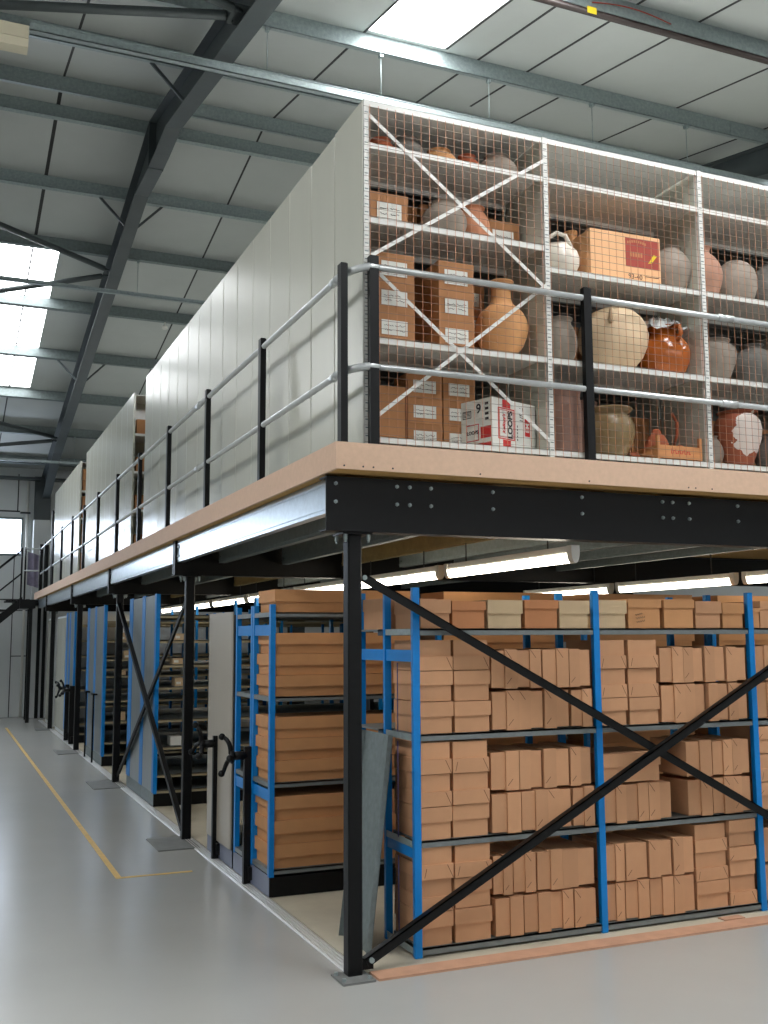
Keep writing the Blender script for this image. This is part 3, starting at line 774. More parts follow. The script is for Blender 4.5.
mb.build('faded_lettering', M['cardo'], cb)
text_mesh('93-40', .05, CBX @ Matrix.Translation((.36, -.0015, .045)) @ FRONT, 'lettering', M['ink'], cb)
mb = MB(); mb.box(.44, .56, -.0015, 0, .055, .06, 0, CBX); mb.build('underline', M['ink'], cb)
pot('round_pot', M['grey_pot'], globe(.155, .34, .075, .02, foot=.5), 2.685, .27, zb_, 'grey round pot with dark mouth right of the printed cardboard box', 'pot')
# bay 2, low shelf
pot('round_pot', M['grey_pot'], globe(.125, .30, .085, .04), 1.73, .28, zl, 'grey brown pot with a rim at the left of the cream jar', 'pot')
pr = [(.10, 0), (.15, .05), (.205, .12), (.238, .20), (.245, .26), (.235, .33), (.205, .39), (.16, .435), (.11, .46), (.085, .468), (.075, .475)]
pot('storage_jar', M['cream_pot'], pr, 2.19, .30, zl, 'large cream coloured globular jar with one lug handle', 'jar', handles=([(2.045, .125, zl + .315), (2.025, .085, zl + .34), (2.03, .085, zl + .385), (2.06, .125, zl + .405)],))
bj = pot('glazed_jar', M['brown_glaze'], globe(.19, .33, .10, .05, .015, .62), 2.61, .28, zl, 'glossy brown glazed jar with crumpled plastic over its mouth', 'jar',
         handles=([(2.60, .115, zl + .245), (2.592, .062, zl + .285), (2.592, .075, zl + .34), (2.60, .17, zl + .355)],))
mb = MB(); vs = []; fs = []; n = 40
for i in range(7):
    for j in range(n):
        a = 2 * PI * j / n; r = .05 + .14 * i / 6
        w = .02 * math.sin(7 * a + i) * (i / 6) + .012 * math.sin(13 * a)
        vs.append((2.61 + (r + w) * math.cos(a), .28 + min(1, r / .2) * (r + w) * math.sin(a) * .9, zl + .435 - .085 * (i / 6) ** 2 + .022 * math.sin(6 * a + 2 * i) + .01 * math.sin(11 * a)))
for i in range(6):
    for j in range(n): fs.append((i * n + j, i * n + (j + 1) % n, (i + 1) * n + (j + 1) % n, (i + 1) * n + j))
fs.append(tuple(range(n))[::-1])
mb._add(vs, fs, 0, True); mb.build('plastic_cover', M['plastic'], bj)
# bay 2, bottom shelf
pot('crock', M['mauve_pot'], [(.12, 0), (.125, .02), (.126, .2), (.124, .36), (.118, .40), (.122, .43), (.124, .445)], 1.73, .26, zb0, 'tall straight sided mauve brown crock on the bottom shelf', 'crock')
pot('glazed_pot', M['olive_pot'], [(.09, 0), (.12, .04), (.16, .11), (.178, .18), (.175, .24), (.15, .29), (.125, .312), (.13, .325), (.16, .34), (.165, .352)], 2.10, .26, zb0, 'squat olive glazed pot with a wide flared rim', 'pot')
pot('tall_jar', M['mauve_pot'], [(.10, 0), (.13, .15), (.13, .3), (.11, .38), (.115, .41), (.12, .42)], 1.98, .42, zb0, 'dull brown jar in shadow behind the olive pot', 'jar')
cr = thing('wooden_crate', (2.60, .22, zb0), 'low pale wooden crate holding terracotta pieces on the bottom shelf', 'crate')
c0, c1, ya, yb = 2.40, 2.765, .11, .42
MB().box(c0 + .012, c1 - .012, ya, ya + .008, zb0 + .015, zb0 + .105).build('slat', M['wood'], cr)
MB().box(c0 + .012, c1 - .012, yb - .008, yb, zb0 + .015, zb0 + .105).build('slat', M['wood'], cr)
for x in (c0, c1 - .008): MB().box(x, x + .008, ya + .01, yb - .01, zb0 + .015, zb0 + .105).build('slat', M['wood'], cr)
MB().box(c0 + .01, c1 - .01, ya + .01, yb - .01, zb0 + .002, zb0 + .012).build('base_board', M['wood'], cr)
for x in (c0 - .008, c1 - .014):
    for y in (ya, yb - .022): MB().box(x, x + .022, y, y + .022, zb0 + .001, zb0 + .17).build('corner_post', M['wood'], cr)
mb = MB()
for i in range(9):
    x = c0 + .105 + i * .019; h = (.035, .025, .035, .022, .028, .022, .035, .022, .024)[i]
    mb.box(x, x + .005, ya - .001, ya, zb0 + .048, zb0 + .048 + h); mb.box(x + .005, x + .014, ya - .001, ya, zb0 + .048 + (h - .006 if i % 2 else 0), zb0 + .054 + (h - .006 if i % 2 else 0))
mb.build('red_lettering', M['red'], cr)
def shard(x, y, z, r, label, sc=(1, .7, .8), cat='shard'):
    mb = MB(); n = 9
    mb.ball((x, y, z + r * sc[2]), r, 10, 0, sc)
    for v in mb.v: v += Vector((random.uniform(-1, 1), random.uniform(-1, 1), 0)) * r * .12
    tag(mb.build('terracotta_shard', M['terracotta']), label, cat, 'terracotta pieces')
zc = zb0 + .0125
pot('terracotta_bell', M['terracotta'], [(.10, 0), (.105, .03), (.098, .08), (.075, .15), (.055, .185), (.035, .2), (.03, .225), (.02, .235), (.012, .236)], 2.51, .27, zc, 'bell shaped terracotta piece standing in the wooden crate', 'terracotta')
shard(2.68, .24, zc, .06, 'lumpy terracotta shard at the right end of the crate', (1, .8, 1.1))
shard(2.64, .34, zc, .05, 'small terracotta shard behind the others in the crate')
shard(2.335, .30, zb0 + .001, .05, 'terracotta shard on the shelf left of the crate')
mb = MB(); mb.path([(2.715, .34, zc + .13), (2.73, .32, zc + .22), (2.725, .31, zc + .31), (2.70, .33, zc + .38)], .011, 7)
mb.path([(2.715, .34, zc + .13), (2.70, .30, zc + .08), (2.715, .33, zc + .001)], .012, 7)
tag(mb.build('curved_handle', M['terracotta']), 'thin curved terracotta handle sticking up out of the crate', 'terracotta')
# bay 3
pot('tall_jar', M['pink_pot'], globe(.135, .36, .05, .05, .01, .55), 2.985, .26, zb_, 'pinkish jar beside the upright on the middle shelf', 'jar')
pot('round_pot', M['grey_pot'], [(.09, 0), (.13, .05), (.155, .13), (.158, .2), (.14, .27), (.10, .32), (.06, .345), (.03, .352), (.02, .353)], 3.29, .27, zb_, 'grey brown domed pot in the middle of the right hand bay', 'pot')
pot('round_pot', M['dark_pot'], globe(.15, .34, .07, .02), 3.62, .28, zb_, 'dark grey pot cut by the right edge on the middle shelf', 'pot')
pot('wide_jar', M['grey_pot'], [(.07, 0), (.11, .06), (.145, .15), (.16, .22), (.145, .275), (.11, .30), (.10, .31), (.115, .325), (.12, .33)], 3.06, .27, zl, 'grey jar with a short rim beside the upright on the low shelf', 'jar')
pot('wide_jar', M['dark_pot'], [(.08, 0), (.12, .05), (.165, .12), (.18, .18), (.16, .24), (.10, .29), (.065, .305), (.07, .325), (.085, .335)], 3.42, .27, zl, 'dark grey jar with a narrow lip on the right of the low shelf', 'jar')
pot('patched_jar', M['patch'], [(.085, 0), (.10, .04), (.135, .13), (.165, .22), (.172, .29), (.16, .35), (.13, .39), (.115, .40), (.13, .412), (.145, .42)], 3.225, .25, zb0, 'terracotta jar patched with large white plaster areas', 'jar')
pot('round_pot', M['grey_pot'], globe(.10, .22, .06, .02), 3.03, .33, zb0, 'small grey pot between the upright and the patched jar', 'pot')
pot('tall_jar', M['dark_pot'], globe(.14, .26, .08, .03), 3.60, .30, zb0, 'dark pot at the right edge behind the patched jar', 'jar')
# dim cartons on the second row behind
for b, z, n in ((1, 3.78, 4), (1, 4.40, 4), (1, 3.165, 3), (2, 4.40, 3), (2, 3.78, 3), (2, 3.165, 3), (0, 4.54, 4), (0, 3.78, 3), (0, 3.165, 3)):
    for i in range(n):
        x0 = XS[b] + .05 + i * 1.2 / n
        zn = {3.165: 'lowest', 3.78: 'second', 4.40: 'third', 4.54: 'third'}[z]
        carton(x0, x0 + 1.2 / n - .03, .62, .98, z, z + random.uniform(.40, .46) * (.9 if b == 0 and z == 4.54 else 1), 'dim brown carton %s from left, %s rear shelf behind the %s caged bay' % (('first', 'second', 'third', 'fourth')[i], zn, ('left', 'middle', 'right')[b]), lab=False, group='cartons on the rear shelves')
for y0, l in ((8.432, 'middle'), (14.262, 'far')):
    for z, w in ((3.165, 'lowest'), (3.70, 'second'), (4.22, 'third'), (4.74, 'top')):
        for i in range(2 if l == 'far' else 1):
            carton(.26, .62, y0 + .02, y0 + .42, z + i * .21, z + i * .21 + .20, 'brown carton %s on the %s shelf end of the %s shelving block' % (('lower' if i == 0 else 'upper') if l == 'far' else 'alone', w, l), lab=False, group='cartons seen in the deck aisles')

# ------------------------------------------------------------------ blue box rack at the front
LV = [.069, .706, 1.357, 2.019]
BXS = [.6757, 2.0395, 3.3993, 4.7611]
RY0, RY1, RY2 = .4216, .875, 1.33
rk = thing('blue_rack', (2.7, .87, .012), 'blue steel rack in front filled with brown archive boxes', 'rack')
def blue_post(x, y, z0, z1, parent, w=.055, d=.045):
    mb = MB(); mb.prism([(x, y), (x + w, y), (x + w, y + d * .3), (x + w - .006, y + d), (x + .006, y + d), (x, y + d * .3)], z0, z1, 'z')
    
    return mb.build('post', M['blue'], parent)
for x in BXS:
    for y in (RY0, RY1, RY2): blue_post(x, y, .014, 2.28, rk, .047)
for b in range(3):
    x0, x1 = BXS[b] + .002, BXS[b + 1] - .002
    for z in LV:
        MB().box(x0 + .05, x1, RY0 + .006, RY1 - .003, z - .012, z).box(x0 + .05, x1, RY0 + .006, RY0 + .012, z - .042, z).box(x0 + .05, x1, RY1 - .012, RY1 - .003, z - .042, z).build('shelf', M['shelfgrey'], rk)
    for z in LV[2:3] + LV[3:]:
        MB().box(x0 + (.05 if b else -.03), x1, RY1 + .05, RY2 + .04, z - .012, z).box(x0 + (.05 if b else -.03), x1, RY1 + .05, RY1 + .056, z - .042, z).build('shelf', M['shelfgrey'], rk)
for x in (BXS[0], BXS[3]):
    for z in (.60, 1.81):
        MB().box(x + .008, x + .014, RY0 + .046, RY1 - .001, z, z + .075).build('end_tie', M['blue'], rk)
    MB().box(x + .008, x + .014, RY1 + .046, RY2 - .001, 1.81, 1.885).build('end_tie', M['blue'], rk)
    for z in (.069, .706, 1.357, 2.019): MB().box(x + .004, x + .008, RY0 + .046, RY1 - .001, z - .04, z).build('end_lip', M['galv'], rk)
mb = MB()
for z0, z1 in ((.08, .585), (.70, 1.3), (1.36, 1.8)): mb.tube((.672, .66, z0), (.672, .66, z1), .004, 6)
mb.build('tie_cord', M['purple'], rk)

SHN = {1: 'bottom', 2: 'second', 3: 'third', 4: 'top'}; BAYN = {1: 'left', 2: 'middle', 3: 'right'}
def archive_box(x0, x1, z0, z1, orient, label, y0=None, d=.40, m='card', lidfrac=.46, group='brown archive boxes on the blue rack', crease=True):
    """lidded board box; orient says which way the lid points: u up, d down, l left, r right"""
    if y0 is None: y0 = .442 + random.uniform(-.006, .010)
    y1 = min(y0 + d, .872) if y0 < .8 else y0 + d
    o = .0075
    a, b, c, e = x0 + .0085, x1 - .0085, z0 + .001, z1 - .003
    bd = MB(); ld = MB(); M2 = [M[m], M['cardin']]
    if orient in 'ud':
        s = c + (e - c) * ((1 - lidfrac) if orient == 'u' else lidfrac)
        if orient == 'u': bd.box(a, b, y0, y1, c, s + .02); L = (a - o, b + o, s, e)
        else: bd.box(a, b, y0, y1, s - .02, e); L = (a - o, b + o, c, s)
    else:
        s = a + (b - a) * ((1 - lidfrac) if orient == 'r' else lidfrac)
        if orient == 'r': bd.box(a, s + .02, y0, y1, c + o, e - o); L = (s, b + o, c, e)
        else: bd.box(s - .02, b, y0, y1, c + o, e - o); L = (a - o, s, c, e)
    r = bd.build('archive_box', M2, origin=((x0 + x1) / 2, (y0 + y1) / 2, z0)); tag(r, label, 'box', group)
    yf = y0 - .012
    ld.box(L[0], L[1], yf, y1 + .003, L[2], L[3])
    if crease:
        t = .0021; lw, lh = L[1] - L[0], L[3] - L[2]
        def line(p, q):
            p, q = Vector((p[0], yf - .0004, p[1])), Vector((q[0], yf - .0004, q[1])); u = (q - p).normalized().cross(Vector((0, 1, 0))) * t
            ld.quad([p - u, q - u, q + u, p + u], 1)
        k = min(lw, lh) * .78
        if orient == 'd':
            line((L[1] - k * .62, L[3] - .006), (L[1] - .003, L[2] + .004))
            if random.random() < .5: line((L[0] + k * .5, L[3] - .02), (L[0] + .02, L[2] + .012))
        elif orient == 'u' and random.random() < .2: line((L[0] + .003, L[2] + .004), (L[0] + k * .5, L[2] + k * .5))
        elif orient in 'lr' and random.random() < .75: line((L[0] + .006, L[3] - .004), (L[0] + .006 + k * .62, L[3] - .004 - k * .8))
        if orient in 'lr' and random.random() < .4: line((L[0] + .012, L[2] + .03), (L[0] + .012 + k * .5, L[2] + .03 + k * .55))
    ld.build('lid', M2, r)
    return r
ORD3 = ('lowest', 'middle', 'topmost')
def stack(lv, bay, nm_, x0, x1, zs, ors):
    for i, o in enumerate(ors):
        archive_box(x0, x1, zs[i] + (.001 if i else .0), zs[i + 1], o, 'brown archive box lying flat, %s of the %s stack, %s shelf, %s bay' % (ORD3[i], nm_, SHN[lv], BAYN[bay]))
ORDN = ('first', 'second', 'third', 'fourth')
def row(lv, bay, nm_, xs, z0, z1, ors, dz=0.0, y0=None):
    for i, (a, b) in enumerate(xs):
        jz = random.uniform(-.006, .004) if z0 > LV[lv - 1] + .1 else 0
        archive_box(a, b, z0, z1 + random.uniform(-.006, .004), ors[i], 'archive box on end, %s from left, %s, %s shelf, %s bay' % (ORDN[i], nm_, SHN[lv], BAYN[bay]), y0=None if y0 is None else y0 + random.uniform(-.004, .006))
stack(3, 1, 'left', .724, .960, [1.357, 1.558, 1.752, 1.948], 'uud')
stack(3, 1, 'second', .968, 1.233, [1.357, 1.556, 1.752, 1.948], 'uud')
row(3, 1, 'lower row', [(1.240, 1.445), (1.448, 1.643), (1.646, 1.846), (1.850, 2.016)], 1.357, 1.620, 'rllr')
row(3, 1, 'upper row', [(1.239, 1.436), (1.439, 1.626), (1.629, 1.835), (1.838, 2.016)], 1.6255, 1.885, 'rrrl')
stack(3, 2, 'left', 2.089, 2.313, [1.357, 1.545, 1.742, 1.940], 'udd')
stack(3, 2, 'second', 2.323, 2.578, [1.357, 1.544, 1.743, 1.940], 'udd')
row(3, 2, 'lower row', [(2.594, 2.806), (2.811, 2.994), (3.006, 3.190), (3.194, 3.376)], 1.357, 1.628, 'rlll')
row(3, 2, 'upper row', [(2.592, 2.797), (2.800, 2.985), (2.989, 3.181), (3.185, 3.376)], 1.6345, 1.892, 'rlll')
row(3, 3, 'lower row', [(3.45, 3.63), (3.635, 3.83), (3.834, 4.03)], 1.357, 1.628, 'rll')
row(3, 3, 'upper row', [(3.45, 3.63), (3.635, 3.83), (3.834, 4.03)], 1.6345, 1.892, 'rll')
stack(2, 1, 'left', .724, .942, [.706, .907, 1.107, 1.306], 'udd')
stack(2, 1, 'second', .950, 1.214, [.706, .909, 1.104, 1.304], 'udd')
row(2, 1, 'lower row', [(1.226, 1.443), (1.446, 1.647), (1.650, 1.841), (1.844, 2.014)], .706, .967, 'rrlr')
row(2, 1, 'upper row', [(1.231, 1.443), (1.446, 1.626), (1.629, 1.836), (1.840, 2.014)], .9725, 1.226, 'rlll', y0=.455)
row(2, 2, 'lower left row', [(2.089, 2.266), (2.270, 2.456), (2.460, 2.662)], .706, .967, 'rrl')
archive_box(2.089, 2.567, .973, 1.170, 'u', 'wide brown archive box lying across the row, second shelf, middle bay', crease=False)
row(2, 2, 'lower right row', [(2.793, 3.007), (3.011, 3.201), (3.205, 3.376)], .706, .967, 'rrl')
row(2, 2, 'upper right row', [(2.796, 3.021), (3.026, 3.205), (3.210, 3.376)], .9725, 1.229, 'rrl')
for i, z in enumerate((.706, .907, 1.107)): archive_box(3.45, 3.68, z + (.001 if i else 0), z + .198, 'udu'[i], 'brown archive box lying flat, %s of three, second shelf, right bay' % ORD3[i])
stack(1, 1, 'left', .724, .946, [.069, .273, .468, .664], 'udd')
stack(1, 1, 'second', .955, 1.220, [.069, .274, .462, .661], 'uud')
row(1, 1, 'lower row', [(1.237, 1.443), (1.447, 1.648), (1.652, 1.829), (1.833, 2.012)], .069, .318, 'rrrl')
row(1, 1, 'upper row', [(1.232, 1.376), (1.380, 1.548), (1.552, 1.748), (1.752, 2.012)], .3235, .575, 'rrrl')
row(1, 2, 'lower row', [(2.089, 2.238), (2.242, 2.437), (2.441, 2.639), (2.643, 2.829)], .069, .322, 'rrrl')
row(1, 2, 'upper row', [(2.089, 2.243), (2.247, 2.435), (2.439, 2.639), (2.643, 2.829)], .3275, .580, 'rlll')
stack(1, 2, 'third', 2.843, 3.125, [.069, .261, .453, .646], 'udd')
stack(1, 2, 'right', 3.135, 3.376, [.069, .270, .474, .660], 'duu')
row(1, 3, 'lower row', [(3.45, 3.66), (3.664, 3.86)], .069, .330, 'rl')
row(1, 3, 'upper row', [(3.45, 3.66), (3.664, 3.86)], .3355, .590, 'rl')
tops = [(.734, .955, .19, 'card', .48, 'pale brown'), (.964, 1.214, .181, 'cardo', .32, 'orange brown'), (1.224, 1.490, .19, 'cardg', .48, 'greyish'), (1.498, 1.765, .193, 'cardo', .30, 'brown'), (1.773, 2.015, .192, 'cardg', .48, 'grey tan'),
        (2.092, 2.326, .197, 'cardg', .48, 'grey brown'), (2.342, 2.628, .208, 'cardy', .30, 'tan'), (2.644, 2.916, .208, 'cardy', .30, 'tan'), (2.927, 3.166, .198, 'card', .45, 'brown'), (3.172, 3.372, .187, 'cardy', .43, 'small tan'), (3.45, 3.525, .151, 'cardy', .2, 'narrow tan'), (3.531, 3.785, .204, 'card', .3, 'brown')]
where = ['first from the left', 'second from the left', 'third from the left', 'fourth from the left', 'fifth from the left', 'first right of the middle post', 'second right of the middle post, with handwriting', 'third right of the middle post', 'fourth right of the middle post', 'left against the right post', 'just right of the right post', 'furthest right']
for (a, b, h, m, lf, cn), w in zip(tops, where):
    o = archive_box(a, b, 2.019, 2.019 + h, 'u', '%s lidded box on the rack top shelf, %s' % (cn, w), m=m, lidfrac=lf, group='lidded boxes along the rack top', crease=False)
    if 'handwriting' in w:
        mb = MB()
        for i, (u, v, L_) in enumerate(((2.40, 2.112, .06), (2.405, 2.088, .075), (2.41, 2.062, .07))):
            mb.path([(u + L_ * k_ / 12, .4345, v + .012 * k_ / 12 + .007 * math.sin(k_ * 2.1 + i)) for k_ in range(13)], .0014, 4)
        mb.build('handwriting', M['ink'], o)
archive_box(.70, 1.10, 2.019, 2.235, 'u', 'large brown box on the rear half of the rack top by the column', y0=.96, d=.38, m='card', lidfrac=.4, group='boxes on the rear rack top', crease=False)
archive_box(1.9, 2.25, 2.019, 2.19, 'u', 'plain tan box on the rear half of the rack top at the middle post', y0=.96, d=.36, m='cardy', lidfrac=.4, group='boxes on the rear rack top', crease=False)

# leaning grey shelf sheet against the rack end
mb = MB()
P0, P1 = Vector((.455, .60, .013)), Vector((.455, 1.08, .013)); T0, T1 = Vector((.637, .655, 1.335)), Vector((.637, 1.12, 1.335))
nrm = (P1 - P0).cross(T0 - P0).normalized()
if nrm.x > 0: nrm = -nrm
th = nrm * .004
mb._add([P0, P1, T1, T0, P0 + th, P1 + th, T1 + th, T0 + th], [(3, 2, 1, 0), (4, 5, 6, 7), (0, 1, 5, 4), (1, 2, 6, 5), (2, 3, 7, 6), (3, 0, 4, 7)])
e = (T0 - P0).normalized(); s = (P1 - P0).normalized()
for A_, B_ in ((P0, T0), (P1, T1)):
    sg = s if A_ is P0 else -s
    q = [A_, B_, B_ + nrm * .035, A_ + nrm * .035]; w = [p + sg * .004 for p in q]
    mb._add(q + w, [(0, 1, 2, 3), (7, 6, 5, 4), (3, 2, 6, 7), (0, 4, 5, 1), (1, 5, 6, 2), (0, 3, 7, 4)])
tag(mb.build('leaning_shelf_panel', M['galv_dull']), 'grey steel shelf panel leaning against the rack end behind the near column', 'panel')

# ------------------------------------------------------------------ mobile shelving units (long axis along X)
def handwheel(t, x, y, z, rot):
    """three armed wheel on the end of a mobile unit, facing -X"""
    w = MB(); w.tube((x + .10, y, z), (x + .0, y, z), .035, 14); w.tube((x + .0, y, z), (x - .03, y, z), .045, 14)
    for k in range(3):
        a = rot + k * 2 * PI / 3; ca, sa = math.cos(a), math.sin(a)
        pts = [(x - .02 - .045 * (i / 6) ** 1.5, y + ca * (.02 + .15 * i / 6) - sa * .035 * math.sin(i / 6 * PI), z + sa * (.02 + .15 * i / 6) + ca * .035 * math.sin(i / 6 * PI)) for i in range(7)]
        w.path(pts, .022, 8, 0, True, .016)
        w.ball((pts[-1][0] - .012, pts[-1][1], pts[-1][2]), .028, 12)
    w.build('hand_wheel', M['black'], t)
def console(t, y, x=.215, wheel_rot=.5, h=1.09, wx=.13):
    mb = MB(); mb.box(x, x + .115, y, y + .045, .013, h); mb.box(x + .01, x + .085, y + .045, y + .065, .05, h - .03); mb.box(x + .03, x + .085, y - .05, y - .001, .05, .15)
    mb.build('drive_console', [M['black']], t)
    handwheel(t, wx, y + .03, h - .07, wheel_rot)
BZ = .16
def mobile(y0, y1, x1, label, split, ztop, levels, panels=None, group='mobile shelving units', postm='blue', rear_split=True, base_end='slate', lipm='shelfgrey'):
    x0 = .291
    t = thing('mobile_shelving', (x0 + .5, (y0 + y1) / 2, .012), label, 'mobile shelving', group)
    MB().box(x0 + .004, x1, y0, y1, .016, BZ).build('base', M['black'], t)
    MB().box(x0, x0 + .004, y0 + .003, split - .004, .02, BZ + .01).build('base_end', M[base_end], t)
    MB().box(x0, x0 + .004, split + .004, y1 - .003, .02, BZ + .01).build('base_end', M[base_end], t)
    nb = max(1, round((x1 - x0) / 1.45)); bw = (x1 - x0 - .05) / nb
    ys = [y0, split - .05, split + .01, y1 - .05]
    for i in range(nb + 1):
        for j, y in enumerate(ys):
            mb = MB(); mb.box(x0 + i * bw, x0 + i * bw + .04, y, y + .045, BZ + .0, ztop); mb.build('post', M[postm], t)
    for z in levels:
        for a, b in ((y0 + .003, split - .006), (split + .013, y1 - .006)):
            MB().box(x0 + .006, x1 - .01, a, b, z - .012, z).box(x0 + .042, x1 - .01, a, a + .006, z - .036, z, 1).box(x0 + .042, x1 - .01, b - .006, b, z - .036, z, 1).box(x0 + .002, x0 + .006, a + .045, b - .04, z - .036, z).build('shelf', [M['shelfgrey'], M[lipm]], t)
    return t, ys
L1 = [.214, .859, 1.511, 2.167]
u1, ys = mobile(2.235, 3.28, 9.0, 'blue mobile rack unit with stacked flat brown boxes behind the near column', 2.75, 2.228, L1)
for a, b in ((2.28, 2.70), (2.81, 3.23)):
    for z in (1.985, .72):
        MB().box(.296, .302, a, b, z, z + .085).build('end_tie', M['blue'], u1)
console(u1, 2.745, x=.235, wx=.15, wheel_rot=1.05)
def tray(x0, x1, y0, y1, z0, label, h=.178, m='cardy'):
    a = MB(); a.box(x0 + .016, x1 - .016, y0 + .022, y1 - .012, z0, z0 + h * .52)
    r = a.build('tray_box', M[m]); tag(r, label, 'box', 'long flat tray boxes')
    l = MB(); l.box(x0, x1, y0, y1, z0 + h * .46, z0 + h)
    l.build('lid', M[m], r); return r
LN1 = ('bottom', 'second', 'third', 'top')
for li, z in enumerate(L1):
    for pi, (xa, xb) in enumerate(((.318, 1.50), (1.80, 2.98), (3.26, 4.40), (4.70, 5.80), (6.1, 7.2))):
        for i in range(3 if li < 3 else 1):
            dx = random.uniform(-.008, .012)
            hh = .178 if li in (0, 3) else .163
            tray(xa + dx, xb + dx, 2.240 + random.uniform(0, .010), 2.70, z + .001 + i * (hh + .002), 'long flat tan tray box, %s, %s shelf, %s stack from the aisle end' % (ORD3[i] if li < 3 else 'single', LN1[li], ('near', 'second', 'third', 'fourth', 'fifth')[pi]), hh)
# unit with beige end panel
u2, ys = mobile(3.325, 4.215, 9.0, 'mobile shelving unit closed by a tall greige end panel with handwheel', 3.77, 2.17, [.214, .7, 1.2, 1.7], postm='charcoal')
mb = MB(); mb.prism([(.279, 3.335), (.272, 3.36), (.272, 4.12), (.279, 4.20), (.289, 4.20), (.289, 3.335)], BZ + .012, 2.195, 'z'); mb.build('end_panel', M['greybeige'], u2)
console(u2, 3.79, x=.235, wx=.15, wheel_rot=1.6)
# tall units with galvanised end panels
def tall(y0, y1, label, split, wheel=None, items=()):
    t, ys = mobile(y0, y1, 9.0, label, split, 2.50, [.20, .38, .70, 1.02, 1.40, 1.66, 1.95, 2.25], base_end='galv_dull', lipm='khaki_lit')
    for a, b in ((y0 + .06, split - .07), (split + .075, y1 - .065)):
        MB().box(.288, .2945, a, b, BZ + .012, 2.49).build('end_panel', M['galv_panel'], t)
    for y, w_ in ((y0, .10), (split - .08, .2), (y1 - .26, .26)):
        MB().box(.2835, .2905, y - .002, y + w_, BZ + .012, 2.505).build('corner_strip', M['blue'], t)
    return t
t3 = tall(6.90, 8.80, 'tall blue edged unit with galvanised ends behind the cross brace', 7.72)
t4 = tall(11.17, 13.20, 'tall blue edged unit with galvanised ends beyond the third column', 12.15)
for y in (11.75, 12.65):
    MB().box(.215, .24, y, y + .035, .013, 1.1).box(.215, .29, y, y + .2, 1.07, 1.1).build('drive_frame', M['black'], t4)
t5 = tall(15.1, 16.55, 'tall blue edged unit with handwheels beyond the fourth column', 15.85)
console(t5, 15.75, wheel_rot=.7); console(t5, 14.97, wheel_rot=1.4)
# small items on the dim shelves of the aisle faces
shl = {.20: 'lowest', .70: 'low', 1.02: 'fourth', 1.40: 'middle', 1.66: 'upper', 1.95: 'high'}
for nm_, y0 in (('second', 6.92), ('third', 11.19)):
    for z in (.70, 1.40, 1.66, 1.95):
        for i in range(3):
            x0 = .42 + i * .55 + random.uniform(0, .2); h = random.uniform(.07, .13)
            m = random.choice(('cardg', 'cardg', 'paper'))
            o = MB().box(x0, x0 + random.uniform(.08, .16), y0 + .1, y0 + .3, z, z + h).box(x0 + .015, x0 + .07, y0 + .099, y0 + .1, z + .02, z + .05, 1).build('storage_box', [M[m], M['paper']])
            tag(o, 'pale box %s from the aisle end, %s shelf of the %s tall unit' % (ORDN[i], shl[z], 'first' if nm_ == 'second' else 'next'), 'box', 'pale boxes on the dim shelves')
# grey cabinets beyond
def cabinet(y0, y1, label):
    t = thing('steel_cabinet', (.8, (y0 + y1) / 2, .012), label, 'cabinet', 'pale grey cabinets')
    MB().box(.31, 2.0, y0, y1, .02, 2.46).build('carcass', M['wall'], t)
    n = 3; w = (y1 - y0) / n
    for i in range(n): MB().box(.298, .309, y0 + i * w + .008, y0 + (i + 1) * w - .008, .10, 2.42).build('door', M['panel'], t)
cabinet(16.75, 18.5, 'pale grey tall cabinet front between the last blue unit and fifth column')
cabinet(19.1, 20.7, 'pale grey tall cabinet furthest away under the deck end')

# ------------------------------------------------------------------ staircase and landing at the far end
s = thing('staircase', (-1.6, 21.3, 0), 'black steel staircase and landing at the far left end of the deck', 'staircase')
sl = .88
for y in (20.85, 21.80):
    MB().prism([(-.30, 2.78), (-.30, 3.0), (-3.70, 3.0 - sl * 3.4), (-3.70, 2.78 - sl * 3.4 + .2), (-3.46, .0)], y, y + .05, 'y').build('stringer', M['black'], s)
for i in range(13):
    x = -.42 - i * .252; z = 2.88 - i * .222
    MB().box(x - .25, x + .02, 20.9, 21.8, z, z + .035).build('tread', M['black'], s)
MB().box(-.36, .0, 20.75, 21.95, 2.72, 2.93).build('landing', M['black'], s)
MB().box(.021, .30, 21.02, 21.95, 2.80, 2.93).build('landing', M['black'], s)
for x, y in ((-.14, 20.8), (-.10, 21.85), (.17, 22.15), (.32, 22.3)): MB().box(x, x + .08, y, y + .08, .0, 2.72 if y < 22 else 4.4).build('landing_post', M['black'], s)
for x, y in ((-.345, 20.80), (-.27, 20.72)): MB().box(x - .02, x + .02, y - .02, y + .02, 2.93, 4.18).build('newel_post', M['black'], s)
for y in (20.80, 21.86):
    for dz in (1.16, .58):
        MB().tube((-.34, y, 2.98 + dz), (-3.6, y, 2.98 + dz - sl * 3.26), .02, 8).build('handrail', M['black'], s)
for z in (4.15, 3.62): MB().path([(-.30, 20.72, z), (-.1, 20.70, z), (.03, 20.66, z), (.087, 20.56, z)], .0215, 10).build('landing_rail', M['rail'], s)
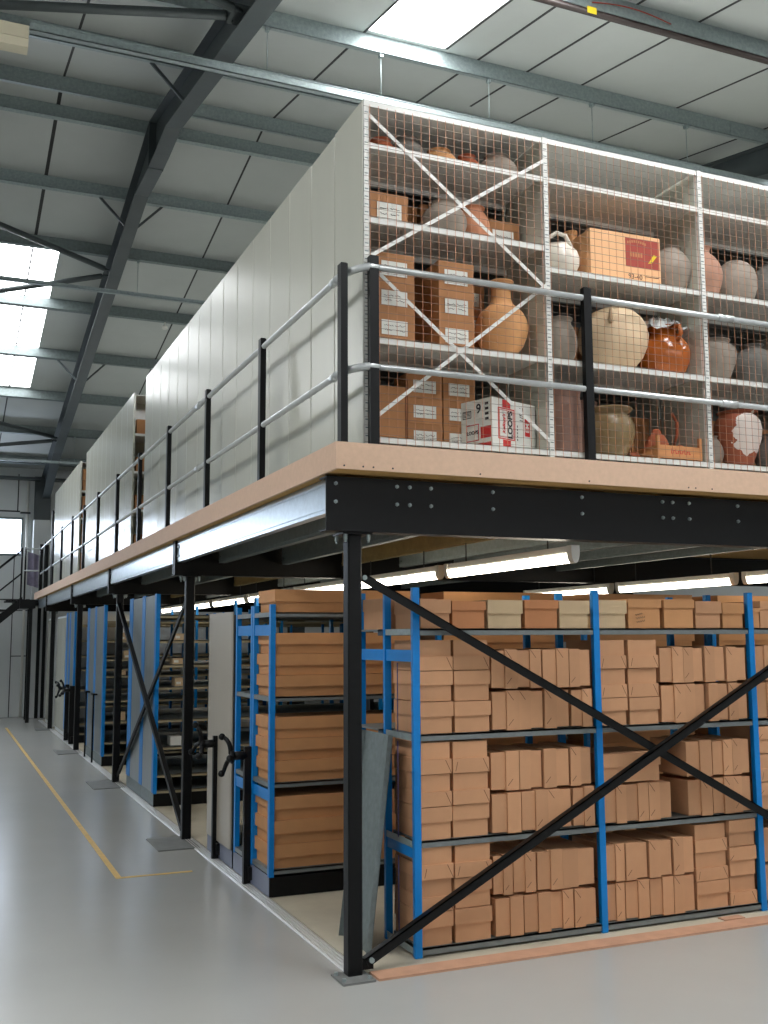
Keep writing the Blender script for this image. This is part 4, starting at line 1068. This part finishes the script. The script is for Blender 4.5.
# cloth hung over the landing rail
mb = MB(); vs = []; fs = []; n, k = 16, 10
for i in range(n):
    for j in range(k):
        u = i / (n - 1); v = j / (k - 1)
        vs.append((-.20 + .26 * u, 20.95 + .05 * math.sin(u * 9) + .03 * math.sin(v * 5 + u * 4) , 3.30 + .80 * v - .08 * u))
fs = [(i * k + j, (i + 1) * k + j, (i + 1) * k + j + 1, i * k + j + 1) for i in range(n - 1) for j in range(k - 1)]
fs2 = fs + [tuple(n * k + a for a in f[::-1]) for f in fs]
mb._add(vs + [(x, y + .02, z) for x, y, z in vs], fs2, 0, True)
tag(mb.build('hanging_cloth', M['cloth']), 'lilac grey cloth hanging at the landing by the far end of the rail', 'cloth')

# ------------------------------------------------------------------ light, camera
w = bpy.data.worlds.new('sky'); SC.world = w; w.use_nodes = True
nt = w.node_tree; bg = nt.nodes['Background']
bg.inputs['Color'].default_value = (.90, .95, 1.0, 1); bg.inputs['Strength'].default_value = .6

yaw, pitch, roll, f = .4038, .1216, -.0054, 1031.58
fwd = Vector((math.sin(yaw), math.cos(yaw), 0)); right = Vector((math.cos(yaw), -math.sin(yaw), 0)); up = Vector((0, 0, 1))
F = fwd * math.cos(pitch) + up * math.sin(pitch); U = up * math.cos(pitch) - fwd * math.sin(pitch)
R = right * math.cos(roll) + U * math.sin(roll); U = U * math.cos(roll) - right * math.sin(roll)
cam = bpy.data.cameras.new('camera'); co = bpy.data.objects.new('camera', cam); COL.objects.link(co)
co.matrix_world = Matrix(((R.x, U.x, -F.x, -2.0739), (R.y, U.y, -F.y, -5.5594), (R.z, U.z, -F.z, 1.9607), (0, 0, 0, 1)))
cam.sensor_fit = 'VERTICAL'; cam.sensor_height = 24.0; cam.lens = f / 1024 * 24.0; cam.clip_start = .05; cam.clip_end = 200
SC.camera = co
SC.view_settings.view_transform = 'Standard'; SC.view_settings.look = 'None'
SC.view_settings.exposure = 0.0; SC.view_settings.gamma = 1.0; SC.view_settings.use_curve_mapping = False
SC.cycles.max_bounces = 10; SC.cycles.diffuse_bounces = 6
SC.cycles.sample_clamp_indirect = 6.0
